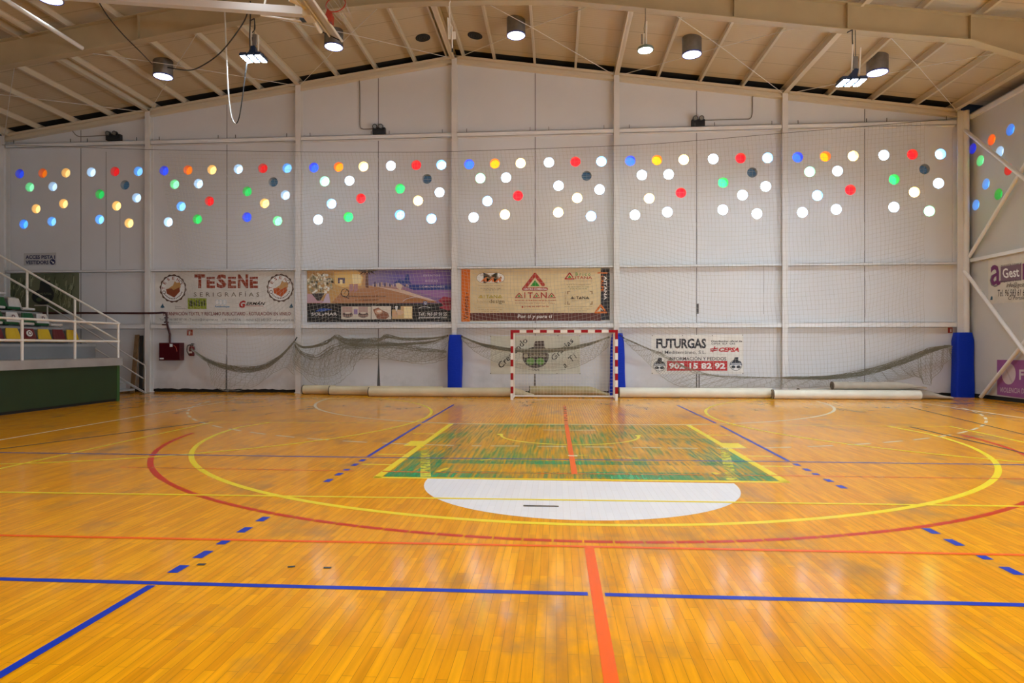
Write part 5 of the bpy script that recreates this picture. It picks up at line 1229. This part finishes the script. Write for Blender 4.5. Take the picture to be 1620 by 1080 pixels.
# ================================================================== EMERGENCY LIGHTS
def emergency(u0, v0, u1, v1, pipe, label):
    a, b = wl(u0, v0, DW - .1), wl(u1, v1, DW - .1); w_ = b.x - a.x; h_ = a.z - b.z
    o = root('emergency_light', ((a.x + b.x) / 2, DW, b.z), label, 'emergency light', 'twin spot emergency lights on the end wall')
    m = MB(); m.box(a.x, b.x, DW - .14, DW - .001, b.z, b.z + h_ * .68); m.build('battery_box', M_black, o, bevel=.012)
    for f in (.24, .70):
        m = MB(); c = Vector((a.x + w_ * f, DW - .16, b.z + h_ * .76)); m.tube([c + Vector((0, .1, .01)), c + Vector((0, .04, 0)), c + Vector((0, -.05, -.02))], [.045, .075, .085], 14); hd = m.build('spot_head', M_black, o)
        m = MB(); m.disc(c + Vector((0, -.052, -.021)), (0, -1, -.22), .06, .006, 14); m.build('lens', P('spot_glass', (.20, .20, .19), .15), hd)
    m = MB(); m.tube(smooth_pts([wl(q[0], q[1], DW - .03) for q in pipe], 4), .017, 8); m.build('conduit', P('conduit_grey', (.24, .22, .20), .5), o)
emergency(168, 208.5, 191, 221.5, [(124, 196), (116, 197), (113, 203), (117, 210), (124, 215.5), (140, 215.5), (168, 214)], 'black twin spot emergency light in the left corner bay')
emergency(589.5, 197, 609.5, 212.5, [(580, 117.5), (570, 119.5), (567, 124), (569, 132), (569.5, 170), (569.5, 198), (573, 203.5), (580, 204), (590, 203.5)], 'black twin spot emergency light above the beach banner bay')
emergency(1094, 184, 1115, 199.5, [(1208, 144), (1198, 146), (1191, 152), (1190.5, 165), (1190, 181), (1186, 187.5), (1176, 188.5), (1140, 189.5), (1114, 190)], 'black twin spot emergency light above the blank panel bay')

# ================================================================== FOLDED BASKETBALL HOOP
HB0, HB1 = 12.2, 14.5
e0, e1 = wl(541, 65, HB1), wl(510, 50, HB1); ux = Vector((e1.x - e0.x, 0, e1.z - e0.z)); nrm = Vector((-ux.z, 0, ux.x)).normalized()
if nrm.z > 0 and nrm.x < 0: nrm = -nrm
nrm = Vector((abs(ux.z), 0, abs(ux.x))).normalized()
hoop = root('basketball_hoop', (e1.x - .5, 13.6, fz(e1.x)), 'folded ceiling hung basketball backboard with red rim at upper left', 'basketball hoop')
A0, A1 = Vector((e0.x, 0, e0.z)), Vector((e1.x, 0, e1.z))
m = MB(); m.hexa([A0 + Vector((0, HB0, 0)), A0 + Vector((0, HB1, 0)), A1 + Vector((0, HB1, 0)), A1 + Vector((0, HB0, 0))], [p + nrm * .03 for p in (A0 + Vector((0, HB0, 0)), A0 + Vector((0, HB1, 0)), A1 + Vector((0, HB1, 0)), A1 + Vector((0, HB0, 0)))])
m.build('backboard', P('board_grey', (.60, .58, .56), .4, noise=.1), hoop)
m = MB(); m.cyl(A0 + Vector((0, HB0, 0)), A0 + Vector((0, HB1, 0)), .03, 10); m.cyl(A0.lerp(A1, .55) + Vector((0, HB0, 0)) - nrm * .03, A0.lerp(A1, .6) + Vector((0, HB1, 0)) - nrm * .03, .02, 8); m.cyl(A1 + Vector((0, HB0, 0)) - nrm * .03, A1 + Vector((0, HB1 - .1, 0)) - nrm * .03, .025, 8); m.build('board_frame', M_rail, hoop, smooth=True)
m = MB(); m.cyl(A0 + Vector((0, HB1, 0)), A1 + Vector((0, HB1, 0)), .02, 8); m.build('edge_strip', M_black, hoop)
M_rim_r = P('rim_red', (.40, .035, .012), .4)
m = MB(); m.prism([wl(u, v, 13.5) for u, v in ((513, 28), (518, 13), (525, 20), (524, 35))], (0, .16, 0)); m.build('rim_bracket', M_rim_r, hoop)
rc = wl(531, 7, 13.6); m = MB(); m.tube([rc + Vector((.225 * math.cos(2 * PI * k / 28), .10 * math.sin(2 * PI * k / 28), .225 * math.sin(2 * PI * k / 28))) for k in range(28)], .013, 8, closed=True); rim = m.build('rim', M_rim_r, hoop, smooth=True)
m = MB(); dn = -ux.normalized()
for k in range(12):
    a = 2 * PI * k / 12; pts = []
    for j in range(7):
        s = j / 6; rr_ = .225 * (1 - .35 * s); aa = a + .25 * s * (1 if k % 2 else -1); pts.append(rc + Vector((rr_ * math.cos(aa) + .20 * s, .10 * math.sin(aa) + .18 * s, rr_ * math.sin(aa) - .30 * s)))
    m.tube(pts, .006, 4, caps=False)
m.build('hoop_net', P('hoop_twine', (.50, .47, .42), .8), rim)
# arm across the ceiling
a, b = wl(490, 20, 13.6), wl(180, -2, 13.6)
m = MB(); d = (b - a); b = a + d * 1.5
m.prism([a + Vector((0, -.08, -.085)), a + Vector((0, .08, -.085)), a + Vector((0, .08, .085)), a + Vector((0, -.08, .085))], b - a); m.build('arm', P('arm_white', (.74, .72, .70), .3), hoop)
M_cs = P('hinge_cream', (.62, .50, .30), .45)
m = MB(); m.box(a.x - .12, a.x + .10, 13.45, 13.75, a.z - .16, a.z + .12); m.build('hinge', M_cs, hoop, bevel=.02)
m = MB()
q0 = wl(458, -2, 13.2); m.cyl(q0, a + Vector((0, -.15, .05)), .06, 10); m.cyl(a + Vector((.02, .1, -.05)), wl(507, 50, 14.2), .055, 10)
m.cyl(wl(412, 24, 13.7), wl(478, 34, 14.0), .02, 8); m.cyl(wl(418, 10, 13.6), wl(426, -30, 13.6), .02, 8)
m.cyl(a + Vector((-.3, 0, 0)), (a.x - .3, 13.6, zs(a.x - .3) + .03), .04, 8); m.cyl(b + Vector((.5, 0, 0)), (b.x + .5, 13.6, zs(b.x + .5) + .03), .04, 8)
build_each(m, 'brace', M_rail, hoop, smooth=True)
m = MB()
for (u, v) in ((489, 8), (494, 6), (480, 30)): q = wl(u, v, 13.9); m.box(q.x - .06, q.x + .06, q.y - .08, q.y + .08, q.z - .04, q.z + .04)
build_each(m, 'bolt_block', M_black, hoop)

# ================================================================== LOOSE CABLES
def cable(name, pts, r, mat, label):
    m = MB(); m.tube(smooth_pts(pts, 8), r, 8); tag(m.build(name, mat, smooth=True), label, 'cable')
Yc = FY - .2
M_wc = P('cable_white', (.62, .62, .58), .5)
m = MB(); top = wl(356, 14, Yc)
lp = [wl(356, -10, Yc), wl(356, 15, Yc), wl(356.5, 40, Yc), wl(358, 80, Yc), wl(360, 125, Yc), wl(363, 165, Yc), wl(367, 187, Yc), wl(372.5, 195.5, Yc), wl(378, 187, Yc), wl(383, 158, Yc), wl(387, 125, Yc), wl(391, 98, Yc)]
lp[0] = Vector((lp[1].x, FY - .02, fz(lp[1].x) + .3)); sp = smooth_pts(lp, 6)
m.tube(sp[:44], .019, 8); o = m.build('cable_loop', M_wc, smooth=True); tag(o, 'long cable hanging in a loop from the portal beam at upper left', 'cable')
m = MB(); m.tube(sp[43:], .014, 6); m.build('thin_end', M_cable, o, smooth=True)
cable('hanging_cable', [wl(153, -3, 14.2), wl(170, 25, 14.6), wl(195, 55, 15.0), wl(222, 82, 15.6), Vector((LX[0] - .1, 17.6, zs(LX[0]) - .02))], .014, M_cable, 'thin dark cable slung from the ceiling to the left round lamp')
cable('hanging_cable', [Vector((LX[0] + .26, 17.8, zs(LX[0]) - .05)), wl(300, 111, 16.8), wl(325, 101, 16.0), wl(350, 82, 15.2), wl(372, 55, 15.0), wl(388, 30, 15.0), wl(394, 8, 14.6)], .016, M_cable, 'thin dark cable sagging from the left round lamp up to the hoop arm')
c_ = wl(397, 6, 14.9); cable('hanging_cable', [wl(396, 2, 14.6), wl(396, 30, 15.0), wl(395, 60, 15.1), wl(396, 78, 15.1)], .016, M_cable, 'dark cable dropping straight onto the left floodlight')

# ================================================================== BLEACHER
BX, BYE = -12.72, 17.2
M_con, M_con2, M_grn = P('concrete_grey', (.36, .35, .34), .7, noise=.15, nscale=2), P('bleacher_grey_paint', (.20, .215, .23), .6, noise=.1, nscale=2), P('plinth_green', (.014, .040, .012), .6, noise=.15, nscale=1.5)
PH = 1.26
bl = root('bleacher', (BX - 3, 14, 0), 'concrete bleacher with dark green front wall along the left side of the court', 'bleacher')
Y0 = 7.0
m = MB(); m.box(BX - .16, BX - .08, Y0, BYE - .05, .07, PH - .22); m.box(BX - .9, BX - .16, BYE - .13, BYE - .05, .0, PH - .22); m.build('front_wall', M_grn, bl)
m = MB(); m.box(BX - .19, BX - .11, Y0, BYE - .06, 0, .07); m.build('kick_strip', M_dark, bl)
m = MB(); m.box(BX - .13, BX - .075, BYE - .13, BYE - .02, .0, PH - .22); m.build('corner_post', P('post_green', (.035, .12, .03), .5), bl)
m = MB(); m.box(XL + .002, BX, Y0, BYE, PH - .22, PH); m.build('deck_slab', M_con, bl)
STX, STD, STR = BX - 1.05, .86, .475; TX = []
for k in range(7):
    x1 = STX - STD * k; z1 = PH + .40 + STR * k; m = MB(); m.box(XL + .004, x1, Y0, BYE + .26, z1 - (.4 if k == 0 else STR) - (.0 if k else 0), z1 - .07); m.build('tier', M_con2, bl)
    m = MB(); m.box(XL + .004 if k == 6 else x1 - STD - .02, x1 + .02, Y0, BYE + .28, z1 - .07, z1); m.build('tread', P('tread_grey', (.30, .31, .32), .6, noise=.1, nscale=2), bl); TX.append((x1, z1))
# seats
def seat_proto(name, mat, sticker, smat):
    o = root('stadium_seat', (0, 0, 0), 'seat', 'stadium seat', 'plastic seats on the bleacher')
    m = MB()      # seat pan: faces +x; y is its width
    prof = [(-.20, .10), (-.19, .045), (-.12, .025), (.02, .03), (.14, .055), (.20, .06), (.225, .045), (.225, .0), (.20, -.02), (.10, .0), (-.16, -.03), (-.22, .03)]
    m.prism([(px, -.215, pz + .05) for px, pz in prof], (0, .43, 0)); m.build('seat_pan', mat, o, bevel=.012, recalc=True)
    m = MB(); n = 6; fr_, bk = [], []
    for j in range(n + 1):
        t = j / n; z = .10 + .30 * t; hw = .215 - .05 * t * t; x = -.20 - .07 * t
        for q in range(5): s = -1 + q / 2; fr_.append((x - .03 * (1 - s * s) , hw * s, z)); bk.append((x - .03 * (1 - s * s) - .022, hw * s, z))
    N_ = len(fr_); fs = []
    for j in range(n):
        for q in range(4):
            a = j * 5 + q; fs.append((a, a + 1, a + 6, a + 5)); fs.append((N_ + a, N_ + a + 5, N_ + a + 6, N_ + a + 1))
    for j in range(n):
        a, b = j * 5, (j + 1) * 5; fs.append((a, b, N_ + b, N_ + a)); fs.append((a + 4, N_ + a + 4, N_ + b + 4, b + 4))
    for q in range(4): a = n * 5 + q; fs.append((a, a + 1, N_ + a + 1, N_ + a)); fs.append((q, N_ + q, N_ + q + 1, q + 1))
    m.add(fr_ + bk, fs); bk_ = m.build('backrest', mat, o, recalc=True)
    if sticker:
        m = MB(); c = Vector((-.235 + .012, 0, .27)); ax = Vector((1, 0, .22)).normalized()
        if sticker == 1: m.disc(c - ax * .02, ax, .085, .03, 20); m.build('sticker', smat, bk_)
        m = MB(); m.ring(c + ax * .012, ax, .035, .055, .004, 16); m.prism([c + ax * .013 + Vector((0, -.055, .05)), c + ax * .013 + Vector((0, -.035, .05)), c + ax * .013 + Vector((0, -.035, -.05)), c + ax * .013 + Vector((0, -.055, -.05))], ax * .004)
        m.prism([c + ax * .013 + Vector((0, .02, -.02)), c + ax * .013 + Vector((0, .035, -.01)), c + ax * .013 + Vector((0, .07, -.06)), c + ax * .013 + Vector((0, .05, -.065))], ax * .004); m.build('seat_mark', P('seat_ink', (.10, .02, .03), .5), bk_)
    return o
SM = dict(y=P('seat_yellow', (.62, .42, .012), .35), r=P('seat_dark_red', (.13, .010, .014), .35), w=P('seat_white', (.66, .64, .62), .35), g=P('seat_green', (.006, .085, .025), .35))
SN = dict(y='yellow', r='dark red', w='white', g='green'); protos = {}
def put_seat(code, st, x, y, z, label):
    k = (code, st); first = k not in protos
    if first: protos[k] = seat_proto('stadium_seat', SM[code], st, M_white)
    o = protos[k] if first else copy_tree(protos[k]); o.location = (x, y, z); o['label'] = label
rown = ['front row', 'second row', 'third row', 'fourth row', 'fifth row']
for k, cols in enumerate((['y', 'r', 'y', 'r', 'y', 'r', 'y', 'r'], ['w', 'g', 'w', 'g', 'w', 'g'], ['w', 'g', 'w', 'g', 'w'], ['w', 'g', 'w'])):
    x1, z1 = TX[k]
    for q, c in enumerate(cols):
        st = (1 if c == 'r' and q in (3, 5) else 2 if c == 'w' and k == 1 and q in (0, 2) else 0)
        yy = (17.23, 17.14, 17.12, 17.05)[k] - .5 * q
        put_seat(c, st, x1 - .30, yy, z1 + .02, '%s seat in the bleacher %s, %s from the stair end' % (SN[c], rown[k], ordn[q]) + (', round sticker' if st == 1 else ', small mark' if st == 2 else ''))
# railing on the deck edge
def tubes(name, label, cat, lst, r=.025, mat=None, posts=None):
    o = root(name, tuple(lst[0][0]), label, cat)
    m = MB()
    for q in lst: m.tube(q, r, 10)
    m.build('rail_tube', mat or M_rail, o, smooth=True)
    for q in posts or []:
        m = MB(); m.tube(q, r * 1.1, 10); m.build('post', mat or M_rail, o, smooth=True)
    return o
rx = BX - .11
ys = [xl(u, 567, rx).y for u in (187, 118.6, 35.0)]; ys += [ys[2] - 1.63 * k for k in range(1, 5)]
RH = PH + 1.0
tubes('deck_railing', 'cream tube railing along the front edge of the bleacher deck', 'railing',
      [[(rx, ys[0], RH), (rx, ys[-1], RH)], [(rx, ys[0], PH + .48), (rx, ys[-1], PH + .48)]], .03, None, [[(rx, y, PH), (rx, y, RH)] for y in ys])
sl = .545
xe = -18.6
yr = BYE + .02
zl = lambda x, z0: z0 + (rx - x) * sl
pp = []
for u in (118.6, 43.0, -40):
    r = ray(u, 470); x = yr / r.y * r.x; pp.append([(x, yr, max(PH, zl(x, PH - .1))), (x, yr, zl(x, RH))])
tubes('stair_railing', 'cream sloping tube railing rising beside the stepped seats', 'railing', [[(rx, yr, RH), (xe, yr, zl(xe, RH))], [(rx, yr, PH + .48), (xe, yr, zl(xe, PH + .48))]], .03, None, pp)
# stair flight behind the bleacher
SY0, SY1 = BYE + .32, 19.75; SF = wl(231, 622, SY1).x
st_ = root('stair', (SF - 1, 18.6, 0), 'grey concrete stair climbing behind the end of the bleacher', 'stair')
nst = 22; rise, run = .175, .175 / .56
for k in range(nst):
    x1 = SF - .35 - run * k
    if x1 - run < XL: break
    m = MB(); m.box(x1 - run - .03, x1, SY0, SY1 - .06, rise * (k + 1) - .06, rise * (k + 1)); m.box(x1 - run - .03, x1 - run, SY0, SY1 - .06, rise * (k + 1), rise * (k + 2) - .06) if k < 16 else None
    m.build('step', P('step_grey', (.33, .34, .35), .6), st_)
z_ = lambda x: max(0.0, (SF - .05 - x) * .56)
xt = XL + .3
m = MB(); m.hexa([(SF, SY1 - .05, 0), (SF, SY1, 0), (xt, SY1, z_(xt) - .24), (xt, SY1 - .05, z_(xt) - .24)], [(SF + .04, SY1 - .05, .03), (SF + .04, SY1, .03), (xt, SY1, z_(xt) + .05), (xt, SY1 - .05, z_(xt) + .05)]); m.build('stringer', P('stringer_grey', (.50, .50, .49), .5), st_)
q0 = wl(229.5, 578, SY1); q1 = wl(75, 483, SY1); q2 = wl(55, 483, SY1); mz = .5
M_r2 = P('rail_grey_white', (.55, .54, .52), .45)
o = tubes('handrail', 'pale tube handrail on the far side of the stair beside the leaning plank', 'railing',
      [[(q0.x, SY1, q0.z), (q1.x, SY1, q1.z), (q2.x, SY1, q2.z)], [(q0.x, SY1, q0.z * .5), (q1.x, SY1, q1.z - q0.z * .5)]], .022, M_r2,
      [[(q0.x, SY1, 0), (q0.x, SY1, q0.z)], [(q1.x, SY1, q1.z - .95), (q1.x, SY1, q1.z)]])
